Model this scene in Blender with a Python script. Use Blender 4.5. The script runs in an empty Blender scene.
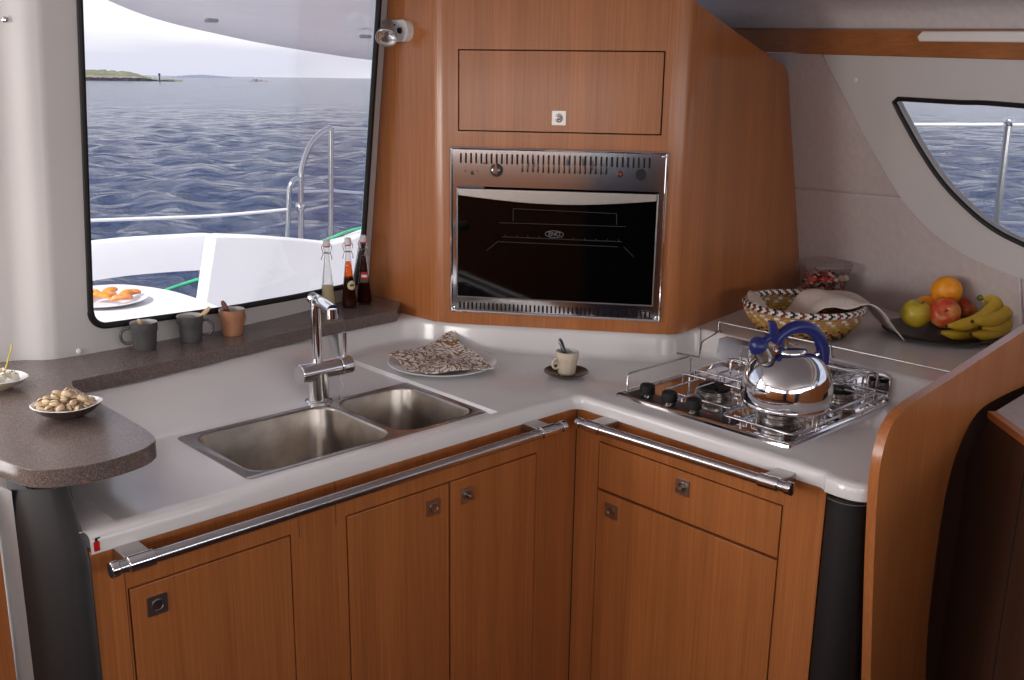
import bpy, math, random
import numpy as np
from mathutils import Vector
from mathutils.geometry import tessellate_polygon
random.seed(4)
PI = math.pi
COL = bpy.context.scene.collection

# ------------------------------------------------------------------ frames
F_PX = 1000.0; TH = math.atan(.26); RL = math.radians(.82)
CAM = np.array([0, 0, 1.58])
_R0 = np.array([1, 0, 0.]); FW = np.array([0, math.cos(TH), -math.sin(TH)]); _U0 = np.array([0, math.sin(TH), math.cos(TH)])
CR = math.cos(RL)*_R0 + math.sin(RL)*_U0; CU = math.cos(RL)*_U0 - math.sin(RL)*_R0
AN = math.radians(43.5); O2 = np.array([.142, 2.043])
EA = np.array([math.cos(AN), math.sin(AN), 0]); EB = np.array([math.sin(AN), -math.cos(AN), 0]); EZ = np.array([0, 0, 1.])
def W(a, b, z=0.):            # galley frame (a along the sink run, b along the hob run) to world
    return np.array([O2[0], O2[1], 0]) + a*EA + b*EB + z*EZ
def sight(x, y): return FW + CR*(x-512)/F_PX + CU*(340-y)/F_PX
def on_plane(x, y, P, N):
    d = sight(x, y); return CAM + d*((np.array(P)-CAM) @ np.array(N))/(d @ np.array(N))
def toab(p): q = p[:2]-O2; return float(q @ EA[:2]), float(q @ EB[:2]), float(p[2])
def at_z(x, y, z): return toab(on_plane(x, y, (0, 0, z), EZ))
def at_b(x, y, b): return toab(on_plane(x, y, W(0, b, 1), EB))
def at_a(x, y, a): return toab(on_plane(x, y, W(a, 0, 1), EA))
def proj(p):
    q = np.array(p)-CAM; z = q @ FW; return 512+F_PX*(q @ CR)/z, 340-F_PX*(q @ CU)/z
def z_at(a, b, y):            # height of the point above (a, b) that stands at picture row y
    lo, hi = -.5, 3.
    for _ in range(40):
        m = (lo+hi)/2
        if proj(W(a, b, m))[1] > y: lo = m
        else: hi = m
    return m
class Fr:                      # a local frame: origin + 3 axes
    def __init__(s, o, x=EA, y=EB, z=EZ): s.o, s.x, s.y, s.z = np.array(o, float), np.array(x, float), np.array(y, float), np.array(z, float)
    def __call__(s, x, y, z): return s.o + x*s.x + y*s.y + z*s.z
AB = Fr([O2[0], O2[1], 0])
def frame_on(o, n, up=EZ):     # x to the right, y up, z out along n
    n = np.array(n, float); n /= np.linalg.norm(n)
    x = np.cross(up, n); x /= np.linalg.norm(x); return Fr(o, x, np.cross(n, x), n)
def ax_frame(o, z):            # frame whose z is the given axis
    z = np.array(z, float); z /= np.linalg.norm(z)
    h = EZ if abs(z[2]) < .9 else EA
    x = np.cross(h, z); x /= np.linalg.norm(x); return Fr(o, x, np.cross(z, x), z)

# ------------------------------------------------------------------ mesh builder
class MB:
    def __init__(s): s.v = []; s.f = []; s.m = []
    def add(s, pts, faces, mi=0):
        k = len(s.v); s.v += [tuple(float(c) for c in p) for p in pts]
        for f in faces: s.f.append(tuple(k+i for i in f)); s.m.append(mi)
        return s
    def box(s, x0, x1, y0, y1, z0, z1, fr=AB, mi=0):
        p = [fr(x, y, z) for z in (z0, z1) for y in (y0, y1) for x in (x0, x1)]
        return s.add(p, [(0, 2, 3, 1), (4, 5, 7, 6), (0, 1, 5, 4), (2, 6, 7, 3), (0, 4, 6, 2), (1, 3, 7, 5)], mi)
    def grid(s, P, mi=0, closeu=False, closev=False, mf=None):   # P[i][j]
        n, m = len(P), len(P[0]); k = len(s.v)
        s.v += [tuple(float(c) for c in p) for r in P for p in r]
        for i in range(n if closeu else n-1):
            for j in range(m if closev else m-1):
                i2, j2 = (i+1) % n, (j+1) % m
                s.f.append((k+i*m+j, k+i2*m+j, k+i2*m+j2, k+i*m+j2)); s.m.append(mf(i, j) if mf else mi)
        return s
    def lathe(s, prof, fr=None, n=32, mi=0, sx=1, sy=1, mf=None):  # prof: (r, z)
        P = [[fr(r*sx*math.cos(2*PI*j/n), r*sy*math.sin(2*PI*j/n), z) for j in range(n)] for r, z in prof]
        return s.grid(P, mi, closev=True, mf=mf)
    def cyl(s, p0, p1, r, n=20, mi=0, r1=None, bev=0):
        p0, p1 = np.array(p0, float), np.array(p1, float); L = np.linalg.norm(p1-p0); r1 = r if r1 is None else r1
        b = bev or min(r, L)*.08
        pr = [(0, 0), (r-b, 0), (r, b), (r1, L-b), (r1-b, L), (0, L)]
        return s.lathe(pr, ax_frame(p0, p1-p0), n, mi)
    def tube(s, pts, r, n=10, mi=0, closed=False, cap=True):
        pts = [np.array(p, float) for p in pts]; N = len(pts); P = []
        rr = r if hasattr(r, '__len__') else [r]*N
        prev = None
        for i in range(N):
            if closed: t = pts[(i+1) % N]-pts[i-1]
            else: t = pts[min(i+1, N-1)]-pts[max(i-1, 0)]
            t = t/np.linalg.norm(t)
            if prev is None:
                h = EZ if abs(t[2]) < .9 else EA; x = np.cross(h, t)
            else: x = prev-t*(prev @ t)
            x /= np.linalg.norm(x); prev = x; y = np.cross(t, x)
            P.append([pts[i]+rr[i]*(math.cos(2*PI*j/n)*x+math.sin(2*PI*j/n)*y) for j in range(n)])
        k = len(s.v)
        s.grid(P, mi, closeu=closed, closev=True)
        if cap and not closed:
            s.f.append(tuple(k+j for j in range(n))[::-1]); s.m.append(mi)
            s.f.append(tuple(k+(N-1)*n+j for j in range(n))); s.m.append(mi)
        return s
    def poly(s, outer, holes, z0, z1, fr=AB, mi=0):   # flat plate with holes, from z0 to z1 of the frame
        loops = [list(outer)]+[list(h) for h in holes]
        tri = tessellate_polygon([[Vector((p[0], p[1], 0)) for p in l] for l in loops])
        flat = [p for l in loops for p in l]; n = len(flat); k = len(s.v)
        s.v += [tuple(float(c) for c in fr(p[0], p[1], z0)) for p in flat]+[tuple(float(c) for c in fr(p[0], p[1], z1)) for p in flat]
        for t in tri:
            s.f.append(tuple(k+i for i in t)); s.m.append(mi); s.f.append(tuple(k+n+i for i in t[::-1])); s.m.append(mi)
        o = 0
        for l in loops:
            m = len(l)
            for i in range(m):
                j = (i+1) % m; s.f.append((k+o+i, k+o+j, k+n+o+j, k+n+o+i)); s.m.append(mi)
            o += m
        return s
    def sph(s, c, r, n=16, m=10, mi=0, sc=(1, 1, 1), fr=None):
        fr = fr or Fr(c); fr = Fr(c, fr.x, fr.y, fr.z)
        return s.lathe([(max(1e-5, r*math.sin(PI*i/m)), -r*sc[2]*math.cos(PI*i/m)) for i in range(m+1)], fr, n, mi, sc[0], sc[1])
def rrect(x0, x1, y0, y1, r, n=6):
    out = []
    for cx, cy, a0 in ((x1-r, y1-r, 0), (x0+r, y1-r, 90), (x0+r, y0+r, 180), (x1-r, y0+r, 270)):
        for i in range(n+1):
            a = math.radians(a0+90*i/n); out.append((cx+r*math.cos(a), cy+r*math.sin(a)))
    return out
def smooth_path(pts, n=8, closed=False):   # Catmull-Rom
    pts = [np.array(p, float) for p in pts]; N = len(pts); out = []
    for i in range(N if closed else N-1):
        if closed: a, b, c, d = pts[i-1], pts[i], pts[(i+1) % N], pts[(i+2) % N]
        else:
            b, c = pts[i], pts[i+1]; a = pts[i-1] if i else 2*b-c; d = pts[i+2] if i+2 < N else 2*c-b
        for k in range(n):
            t = k/n; out.append(.5*((2*b)+(-a+c)*t+(2*a-5*b+4*c-d)*t*t+(-a+3*b-3*c+d)*t**3))
    if not closed: out.append(pts[-1])
    return out

def root(name, loc, label=None, cat=None, group=None):
    o = bpy.data.objects.new(name, None); COL.objects.link(o); o.location = tuple(float(c) for c in loc); o.empty_display_size = .02
    tag(o, label, cat, group); return o
def tag(o, label=None, cat=None, group=None, kind=None):
    if label: o['label'] = label
    if cat: o['category'] = cat
    if group: o['group'] = group
    if kind: o['kind'] = kind
    return o
def put(name, mb, mat, parent=None, smooth=35, bevel=0, loc=None, label=None, seg=2, weld=True):
    """one mesh object out of a builder; vertices are stored relative to the thing's base"""
    me = bpy.data.meshes.new(name)
    top = parent
    off = np.zeros(3)
    if parent is not None:
        while top.parent: top = top.parent
        off = np.array(top.location)
    elif loc is not None: off = np.array(loc, float)
    else:
        v = np.array(mb.v); off = np.array([(v[:, 0].min()+v[:, 0].max())/2, (v[:, 1].min()+v[:, 1].max())/2, v[:, 2].min()])
    me.from_pydata([tuple(np.array(p)-off) for p in mb.v], [], mb.f)
    for m in (mat if isinstance(mat, (list, tuple)) else [mat]): me.materials.append(m)
    me.polygons.foreach_set('material_index', mb.m)
    me.update()
    import bmesh
    bm = bmesh.new(); bm.from_mesh(me)
    if weld: bmesh.ops.remove_doubles(bm, verts=bm.verts, dist=2e-6)
    bmesh.ops.recalc_face_normals(bm, faces=bm.faces); bm.to_mesh(me); bm.free()
    if smooth:
        me.shade_smooth(); me.set_sharp_from_angle(angle=math.radians(smooth))
    o = bpy.data.objects.new(name, me); COL.objects.link(o)
    if parent is not None: o.parent = parent
    else: o.location = tuple(float(c) for c in off)
    if bevel:
        md = o.modifiers.new('bevel', 'BEVEL'); md.width = bevel; md.segments = seg; md.limit_method = 'ANGLE'; md.angle_limit = math.radians(40)
        md.harden_normals = False
    if label: o['label'] = label
    return o
def structure(name, mb, mat, **k): return tag(put(name, mb, mat, **k), kind='structure')

# ------------------------------------------------------------------ materials
def lin(c):
    c = [x/255 if max(c) > 1 else x for x in c]
    return tuple((x/12.92 if x <= .04045 else ((x+.055)/1.055)**2.4) for x in c)+(1.,)
def mat(name, col=(200, 200, 200), rough=.5, metal=0., **k):
    m = bpy.data.materials.new(name); m.use_nodes = True; b = m.node_tree.nodes['Principled BSDF']
    b.inputs['Base Color'].default_value = lin(col); b.inputs['Roughness'].default_value = rough; b.inputs['Metallic'].default_value = metal
    for kk, v in k.items(): b.inputs[kk].default_value = v
    return m
def nodes(m): return m.node_tree.nodes, m.node_tree.links, m.node_tree.nodes['Principled BSDF']
def noise_col(m, stops, scale=(1, 1, 1), nscale=5, detail=4, rough=.5, coord='Object', bump=0, bdist=.001, rot=0):
    N, L, b = nodes(m)
    tc = N.new('ShaderNodeTexCoord'); mp = N.new('ShaderNodeMapping'); mp.inputs['Scale'].default_value = scale; mp.inputs['Rotation'].default_value = (0, 0, rot)
    nz = N.new('ShaderNodeTexNoise'); nz.inputs['Scale'].default_value = nscale; nz.inputs['Detail'].default_value = detail; nz.inputs['Roughness'].default_value = rough
    L.new(tc.outputs[coord], mp.inputs['Vector']); L.new(mp.outputs[0], nz.inputs['Vector'])
    if stops:
        r = N.new('ShaderNodeValToRGB'); r.color_ramp.elements[0].position = stops[0][0]; r.color_ramp.elements[0].color = lin(stops[0][1])
        r.color_ramp.elements[1].position = stops[-1][0]; r.color_ramp.elements[1].color = lin(stops[-1][1])
        for p, c in stops[1:-1]: e = r.color_ramp.elements.new(p); e.color = lin(c)
        L.new(nz.outputs['Fac'], r.inputs['Fac']); L.new(r.outputs['Color'], b.inputs['Base Color'])
    if bump:
        bp = N.new('ShaderNodeBump'); bp.inputs['Strength'].default_value = bump; bp.inputs['Distance'].default_value = bdist
        L.new(nz.outputs['Fac'], bp.inputs['Height']); L.new(bp.outputs[0], b.inputs['Normal'])
    return m
def wood(name, c0, c1, c2, rough=.3, scale=(150, 150, 2.6), coat=.2, rot=None):
    m = mat(name, c1, rough); m.node_tree.nodes['Principled BSDF'].inputs['Coat Weight'].default_value = coat
    m.node_tree.nodes['Principled BSDF'].inputs['Coat Roughness'].default_value = .12
    noise_col(m, [(.32, c0), (.5, c1), (.68, c2)], scale, 1.6, 5, .62)
    if rot is not None:
        mp0 = [x for x in m.node_tree.nodes if x.type == 'MAPPING'][0]; mp0.vector_type = 'TEXTURE'; mp0.inputs['Scale'].default_value = tuple(1/q for q in scale); mp0.inputs['Rotation'].default_value = (0, 0, rot)
    N, L, b = nodes(m)   # broad boards' tone over the fine straight grain
    tc = N.new('ShaderNodeTexCoord'); mp = N.new('ShaderNodeMapping'); mp.inputs['Scale'].default_value = tuple(s/12 for s in scale)
    nz = N.new('ShaderNodeTexNoise'); nz.inputs['Scale'].default_value = 1.3; nz.inputs['Detail'].default_value = 2
    L.new(tc.outputs['Object'], mp.inputs['Vector']); L.new(mp.outputs[0], nz.inputs['Vector'])
    mr = N.new('ShaderNodeMapRange'); mr.inputs[1].default_value = .3; mr.inputs[2].default_value = .7; mr.inputs[3].default_value = .86; mr.inputs[4].default_value = 1.1
    L.new(nz.outputs['Fac'], mr.inputs[0])
    mx = N.new('ShaderNodeMix'); mx.data_type = 'RGBA'; mx.blend_type = 'MULTIPLY'; mx.inputs[0].default_value = 1
    src = b.inputs['Base Color'].links[0].from_socket
    L.new(src, mx.inputs[6]); L.new(mr.outputs[0], mx.inputs[7]); L.new(mx.outputs[2], b.inputs['Base Color'])
    return m
M = {}
M['wood'] = wood('straight grain teak veneer', (164, 99, 54), (175, 108, 60), (186, 118, 67), scale=(150, 150, 2.6))
M['woodh'] = wood('teak veneer laid lengthwise', (150, 94, 54), (160, 102, 60), (170, 110, 66), scale=(2.2, 150, 150), rot=AN-PI/2-.36)
M['wood_dark'] = wood('shaded locker veneer', (66, 41, 28), (74, 46, 31), (82, 52, 35), rough=.6, coat=0)  # teak darkened so that the locker's shade is in the colour
M['gap'] = mat('door gap', (30, 16, 10), .8)  # near-black for joint lines and for the shade inside door gaps
M['gel'] = noise_col(mat('glossy white moulded worktop', (226, 224, 224), .15), [(.3, (222, 220, 221)), (.7, (230, 228, 228))], nscale=3)
M['wall'] = noise_col(mat('white moulded wall', (206, 204, 204), .42), [(.3, (202, 201, 201)), (.7, (210, 208, 208))], nscale=2, bump=.05)
M['vinyl'] = noise_col(mat('padded off-white wall lining', (196, 186, 186), .75), [(.3, (190, 181, 181)), (.7, (200, 190, 190))], nscale=60, bump=.03)
M['ceil'] = noise_col(mat('ceiling lining', (205, 200, 202), .8), [(.3, (200, 196, 198)), (.7, (210, 204, 206))], nscale=50, bump=.08)
M['stone'] = mat('speckled brown solid surface', (92, 80, 76), .22)
def speckle(m):
    N, L, b = nodes(m); tc = N.new('ShaderNodeTexCoord')
    vo = N.new('ShaderNodeTexVoronoi'); vo.inputs['Scale'].default_value = 700; L.new(tc.outputs['Object'], vo.inputs['Vector'])
    r = N.new('ShaderNodeValToRGB'); r.color_ramp.interpolation = 'CONSTANT'
    es = [(0, (104, 93, 90)), (.3, (118, 106, 102)), (.55, (90, 79, 77)), (.8, (108, 97, 94)), (.92, (168, 122, 98)), (.96, (134, 124, 120))]
    r.color_ramp.elements[0].color = lin(es[0][1]); r.color_ramp.elements[1].position = es[1][0]; r.color_ramp.elements[1].color = lin(es[1][1])
    for p, c in es[2:]: e = r.color_ramp.elements.new(p); e.color = lin(c)
    sp = N.new('ShaderNodeSeparateColor'); L.new(vo.outputs['Color'], sp.inputs[0]); L.new(sp.outputs[0], r.inputs['Fac'])
    L.new(r.outputs['Color'], b.inputs['Base Color'])
speckle(M['stone'])
M['latch'] = mat('satin latch plate', (190, 187, 184), .3, 1.)
M['steel'] = noise_col(mat('brushed stainless steel', (172, 168, 164), .26, 1.), None, (4, 4, 300), 2, bump=.04)
M['bowl'] = noise_col(mat('satin sink steel', (178, 170, 162), .3, 1.), [(.3, (164, 156, 148)), (.7, (188, 180, 172))], (14, 14, 14), 2, bump=.03)
M['chrome'] = mat('polished chrome', (225, 225, 228), .06, 1.)
M['rail'] = mat('satin chrome rail', (205, 205, 208), .2, 1.)
M['fascia'] = noise_col(mat('polished oven steel', (200, 200, 202), .1, 1.), None, nscale=4, bump=.06, bdist=.001)
M['black'] = mat('black plastic', (14, 14, 15), .35)
M['matt_black'] = mat('matt black', (10, 10, 11), .6)
M['rubber'] = mat('black rubber gasket', (8, 8, 9), .55)
M['leather'] = noise_col(mat('black leatherette', (22, 20, 21), .55), None, nscale=260, bump=.25, bdist=.0006)
M['stitch'] = mat('grey stitching', (120, 118, 116), .8)
M['oven_glass'] = mat('black oven glass', (4, 4, 5), .04); nodes(M['oven_glass'])[2].inputs['IOR'].default_value = 1.4
M['etch'] = mat('etched grey print', (92, 92, 92), .5)
M['red'] = mat('red plastic', (190, 25, 25), .3)
M['white_plastic'] = mat('white plastic', (232, 230, 228), .35)
M['grey_metal'] = mat('satin grey metal', (165, 163, 160), .35, .6)
M['bulb'] = mat('faceted reflector', (235, 235, 235), .12, .9)
M['blue'] = mat('navy blue handle plastic', (30, 40, 108), .32)
M['white_china'] = mat('white glazed china', (232, 232, 234), .15)
M['grey_china'] = noise_col(mat('dark grey stoneware', (84, 83, 84), .16), [(.3, (78, 77, 78)), (.7, (90, 89, 90))], nscale=20)
M['tan_china'] = noise_col(mat('tan stoneware', (176, 126, 96), .3), [(.3, (168, 118, 90)), (.7, (184, 134, 104))], nscale=20)
M['cream_china'] = mat('cream glazed stoneware', (214, 200, 180), .25)
M['brown_china'] = mat('brown glazed stoneware', (70, 54, 48), .25)
M['cup_in'] = mat('pale mug lining', (200, 198, 194), .2)
M['black_china'] = mat('black glazed plate', (16, 16, 18), .2)
M['birch'] = mat('pale spoon wood', (214, 188, 142), .5)
M['brown_wood'] = mat('brown spoon wood', (112, 70, 52), .5)
M['spoon'] = mat('dark steel', (90, 90, 94), .2, 1.)
M['cloth'] = noise_col(mat('off-white cotton cloth', (214, 202, 194), .9), [(.35, (206, 195, 188)), (.65, (220, 208, 200))], nscale=140, bump=.2, bdist=.001)
M['white_gel_out'] = mat('white deck moulding', (240, 238, 240), .35)
M['line'] = mat('white rope', (235, 235, 235), .6)
M['green_line'] = noise_col(mat('green mooring rope', (58, 172, 120), .7), [(.4, (48, 150, 104)), (.6, (84, 196, 148))], nscale=120)
M['orange'] = noise_col(mat('orange peel', (236, 150, 30), .4), [(.3, (228, 134, 20)), (.7, (240, 164, 44))], nscale=60, bump=.25, bdist=.0008)
M['slice'] = noise_col(mat('orange flesh', (240, 140, 60), .4), [(.3, (236, 116, 40)), (.7, (248, 190, 130))], nscale=40)
M['potp_a'] = mat('dried coral petals', (196, 70, 72), .8); M['potp_b'] = mat('dried dark petals', (82, 32, 34), .8)
M['potp_c'] = mat('dried pale petals', (216, 184, 160), .8); M['potp_d'] = mat('dried leaves', (70, 76, 50), .8)
M['nut'] = noise_col(mat('pistachio shell', (214, 190, 156), .55), [(.3, (198, 170, 132)), (.7, (226, 206, 176))], nscale=90)
M['nut_in'] = mat('pistachio kernel', (150, 118, 70), .6)
M['cheese'] = mat('soft white cheese', (238, 232, 214), .6)
M['herb'] = mat('chopped herbs', (76, 96, 48), .8)
M['paprika'] = mat('red paprika bits', (196, 80, 40), .6)
def glassy(name, col=(255, 255, 255), tint=.0, refl=1.0):
    """thin clear pane: lets light straight through, mirrors at grazing angles"""
    m = bpy.data.materials.new(name); m.use_nodes = True; N, L = m.node_tree.nodes, m.node_tree.links; N.clear()
    o = N.new('ShaderNodeOutputMaterial'); mx = N.new('ShaderNodeMixShader'); t = N.new('ShaderNodeBsdfTransparent'); g = N.new('ShaderNodeBsdfGlossy')
    t.inputs[0].default_value = lin(col); g.inputs['Roughness'].default_value = .02
    f = N.new('ShaderNodeFresnel'); f.inputs['IOR'].default_value = 1.45
    mu = N.new('ShaderNodeMath'); mu.operation = 'MULTIPLY'; mu.inputs[1].default_value = refl
    L.new(f.outputs[0], mu.inputs[0]); L.new(mu.outputs[0], mx.inputs[0]); L.new(t.outputs[0], mx.inputs[1]); L.new(g.outputs[0], mx.inputs[2]); L.new(mx.outputs[0], o.inputs[0])
    return m
M['pane'] = glassy('window glass', (250, 252, 251), refl=.12)
M['glass'] = glassy('clear bowl glass', (252, 253, 253), refl=.35)
M['bottle'] = glassy('clear bottle glass', (246, 245, 243), refl=.5)
def liquid(name, col, dens=.5):
    m = glassy(name, col, refl=.3); N, L = m.node_tree.nodes, m.node_tree.links
    out = [x for x in N if x.type == 'OUTPUT_MATERIAL'][0]; src = out.inputs[0].links[0].from_socket
    d = N.new('ShaderNodeBsdfDiffuse'); d.inputs[0].default_value = lin(col); mx = N.new('ShaderNodeMixShader'); mx.inputs[0].default_value = 1-dens
    L.new(src, mx.inputs[1]); L.new(d.outputs[0], mx.inputs[2]); L.new(mx.outputs[0], out.inputs[0]); return m
M['oil'] = liquid('amber oil', (250, 158, 74), .88); M['oil_dark'] = liquid('dark brown vinegar', (56, 22, 12), .25)
M['vinegar'] = liquid('dark red vinegar', (50, 8, 12), .25); M['pale'] = liquid('pale dressing', (232, 218, 184), .35)
M['label_cream'] = mat('cream paper label', (214, 204, 170), .7); M['label_red'] = mat('red paper label', (176, 30, 36), .6); M['label_green'] = mat('green label art', (66, 96, 52), .7)
# napkin print: brown arabesques on white
def napkin():
    m = mat('white napkin with brown arabesques', (226, 220, 214), .85); N, L, b = nodes(m)
    tc = N.new('ShaderNodeTexCoord'); nz = N.new('ShaderNodeTexNoise'); nz.inputs['Scale'].default_value = 14; nz.inputs['Detail'].default_value = 1
    mixv = N.new('ShaderNodeMix'); mixv.data_type = 'VECTOR'; mixv.inputs[0].default_value = .35
    L.new(tc.outputs['Object'], nz.inputs['Vector']); L.new(tc.outputs['Object'], mixv.inputs[4]); L.new(nz.outputs['Color'], mixv.inputs[5])
    wv = N.new('ShaderNodeTexVoronoi'); wv.feature = 'DISTANCE_TO_EDGE'; wv.inputs['Scale'].default_value = 30; L.new(mixv.outputs[1], wv.inputs['Vector'])
    w2 = N.new('ShaderNodeTexNoise'); w2.inputs['Scale'].default_value = 90; L.new(tc.outputs['Object'], w2.inputs['Vector'])
    add = N.new('ShaderNodeMath'); add.operation = 'MULTIPLY_ADD'; add.inputs[1].default_value = .42; add.inputs[2].default_value = -.115; L.new(w2.outputs['Fac'], add.inputs[0])
    sub = N.new('ShaderNodeMath'); sub.operation = 'LESS_THAN'; L.new(wv.outputs['Distance'], sub.inputs[0]); L.new(add.outputs[0], sub.inputs[1])
    mx = N.new('ShaderNodeMix'); mx.data_type = 'RGBA'; mx.inputs[6].default_value = lin((228, 222, 216)); mx.inputs[7].default_value = lin((142, 106, 66))
    L.new(sub.outputs[0], mx.inputs[0]); L.new(mx.outputs[2], b.inputs['Base Color']); return m
M['napkin'] = napkin()
def fruit(name, stops, sc, bump=.1, rough=.35): return noise_col(mat(name, (200, 100, 50), rough), stops, nscale=sc, bump=bump, bdist=.0006)
M['quince'] = fruit('yellow green apple skin', [(.35, (150, 140, 40)), (.5, (200, 178, 54)), (.7, (190, 150, 50))], 18)
M['apple'] = fruit('red blushed apple skin', [(.3, (190, 52, 34)), (.5, (206, 84, 50)), (.62, (216, 150, 80)), (.8, (200, 70, 44))], 22)
M['banana'] = fruit('banana skin', [(.28, (110, 80, 30)), (.36, (196, 160, 44)), (.7, (214, 184, 60))], 28, .05, .45)
M['banana_tip'] = mat('brown banana tip', (66, 52, 26), .7); M['stem_green'] = mat('green banana stem', (120, 130, 50), .6)
for k_, c_ in dict(straw=(184, 140, 84), st_black=(34, 26, 28), st_white=(226, 220, 214), st_red=(112, 44, 38), st_yellow=(198, 180, 54), st_orange=(186, 110, 40)).items():
    M[k_] = noise_col(mat('basket '+k_, c_, .75), [(.3, tuple(int(x*.8) for x in c_)), (.7, tuple(min(255, int(x*1.08)) for x in c_))], nscale=150, bump=.3, bdist=.001)

# ------------------------------------------------------------------ common levels
ZC = .90; ZD = .892; ZL = .965; ZS = .995

# =================================================================== BASE CABINETS
def panel_run(name, fr, x0, x1, z0, z1, holes, label, cat, extra=None):
    """carcass face frame with door openings; fr: x along the run, y up, z out of the face"""
    r = root(name, fr((x0+x1)/2, 0, -.1), label, cat)
    mb = MB().poly([(x0, z0), (x1, z0), (x1, z1), (x0, z1)], [[(a+.0, c), (b, c), (b, d), (a, d)] for a, b, c, d in holes], -.02, 0, fr)
    put('carcass', mb, M['wood'], r, bevel=.0012)
    mb = MB()
    mb.box(x0+.02, x1-.02, z0, z1-.01, -.034, -.024, fr)
    put('gap_backing', mb, M['gap'], r)  # thin dark sheet standing in for the shade behind the door gaps
    return r
def latch(parent, fr, cx, cy, s=.017, knob=True):
    f = Fr(fr(cx, cy, 0), fr.x, fr.y, fr.z)
    mb = MB().poly(rrect(-s, s, -s, s, .002), [], .0, .003, f); p = put('latch', mb, M['latch'], parent)
    mb = MB().lathe([(s*.62, .003), (s*.62, .0042), (s*.52, .0046), (s*.48, .0034), (0.0001, .0034)] if not knob else [(s*.64, .003), (s*.64, .0048), (s*.5, .005), (s*.46, .0035), (s*.3, .0035), (s*.26, .012), (s*.36, .014), (s*.3, .018), (.0001, .0185)], f, 24)
    put('push_knob', mb, M['steel'], p)
def door(parent, name, fr, x0, x1, y0, y1, kx, ky, knob, gap=.0028):
    mb = MB().poly([(x0+gap, y0+gap), (x1-gap, y0+gap), (x1-gap, y1-gap), (x0+gap, y1-gap)], [], -.018, .0005, fr)
    d = put(name, mb, M['wood'], parent, bevel=.001)
    latch(d, Fr(fr(0, 0, .0006), fr.x, fr.y, fr.z), kx, ky, knob=knob); return d
# left run: face plane b = -.085 sits just behind the worktop's lip
FL = Fr(W(0, -.068, 0), EA, EZ, EB)
def onL(x, y): p = at_b(x, y, -.068); return p[0], p[2]
zt = .792
c1 = (onL(128, 590)[0], onL(291, 539)[0]); c2 = (onL(346, 516)[0], onL(449.5, 484)[0]); c3x = onL(537, 453)[0]
ZB = .09
sink_cab = panel_run('sink_cabinet', FL, -1.014, .0735, 0, .872, [(c1[0], c1[1], ZB, zt), (c2[0], c3x, ZB, zt)],
                     'long teak veneered base cabinet with three doors, under the sink', 'cabinet')
k = onL(157, 604); door(sink_cab, 'door', FL, c1[0], c1[1], ZB, zt, k[0], k[1], False)
k = onL(433, 507); door(sink_cab, 'door', FL, c2[0], c2[1], ZB, zt, k[0], k[1], False)
k = onL(467, 494.5); door(sink_cab, 'door', FL, c2[1], c3x, ZB, zt, k[0], k[1], True)
# thin joint lines of the face frame
mb = MB()
for jx in (onL(128, 590)[0]-.004, onL(284, 530)[0]+.03, onL(336, 530)[0]): mb.box(jx, jx+.001, .78 if jx > -.9 else .05, .87, -.001, .0004, FL)
put('joint_line', mb, M['wood_dark'], sink_cab)
FRr = Fr(W(.073, 0, 0), -EB, EZ, -EA)     # x runs from the hob end back to the corner
def onR(x, y): p = at_a(x, y, .073); return -p[1], p[2]
xs = -onR(597, 490)[0]; xe = -onR(783, 505)[0]
hob_cab = panel_run('hob_cabinet', FRr, -.553, .0685, 0, .872, [(-xe, -xs, ZB, .808)],
                    'teak veneered base cabinet with one drawer and one door, under the hob', 'cabinet', extra=-.44)
k = onR(683, 487); d = door(hob_cab, 'drawer', FRr, -xe, -xs, .6955, .808, k[0], k[1], True)
k = onR(612, 511); door(hob_cab, 'door', FRr, -xe, -xs, ZB, .6945, k[0], k[1], False)
mb = MB().box(.0655, .068, 0, .87, -.002, .0006, FRr); put('corner_joint', mb, M['gap'], hob_cab)
mb = MB().box(-.553, -.5515, 0, .87, -.44, -.0, FRr); put('side_panel', mb, M['wood'], hob_cab)

# grab rails
def grab_rail(label, p0, p1, wall_dir, br):
    p0, p1 = np.array(p0), np.array(p1); r = root('grab_rail', (p0+p1)/2, label, 'grab rail', 'grab rails under the worktop edge')
    t = (p1-p0)/np.linalg.norm(p1-p0)
    put('bar', MB().cyl(p0, p1, .0105, 24), M['rail'], r)
    for s in br:
        c = p0+t*s; e = t*.021
        b = put('bracket', MB().box(-.02, .02, -.009, .009, -.0, .062, Fr(c-.002*wall_dir, t, np.cross(wall_dir, t), wall_dir)), M['latch'], r, bevel=.002)
        put('collar', MB().cyl(c-e, c+e, .0135, 24), M['chrome'], b)
    for e, s in ((p0, -1), (p1, 1)): put('end_cap', MB().cyl(e-t*.0*s, e+s*t*.012, .0128, 24), M['chrome'], r)
    return r
zr = .862; bo = -.01
grab_rail('long chrome grab rail above the three doors of the sink cabinet', W(-.995, bo, zr), W(-.040, bo, zr+.001), -EB, (.035, .915))
ao = .012
grab_rail('short chrome grab rail above the drawer of the hob cabinet', W(ao, .004, zr), W(ao, .507, zr+.012), EA, (.035, .468))

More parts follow.
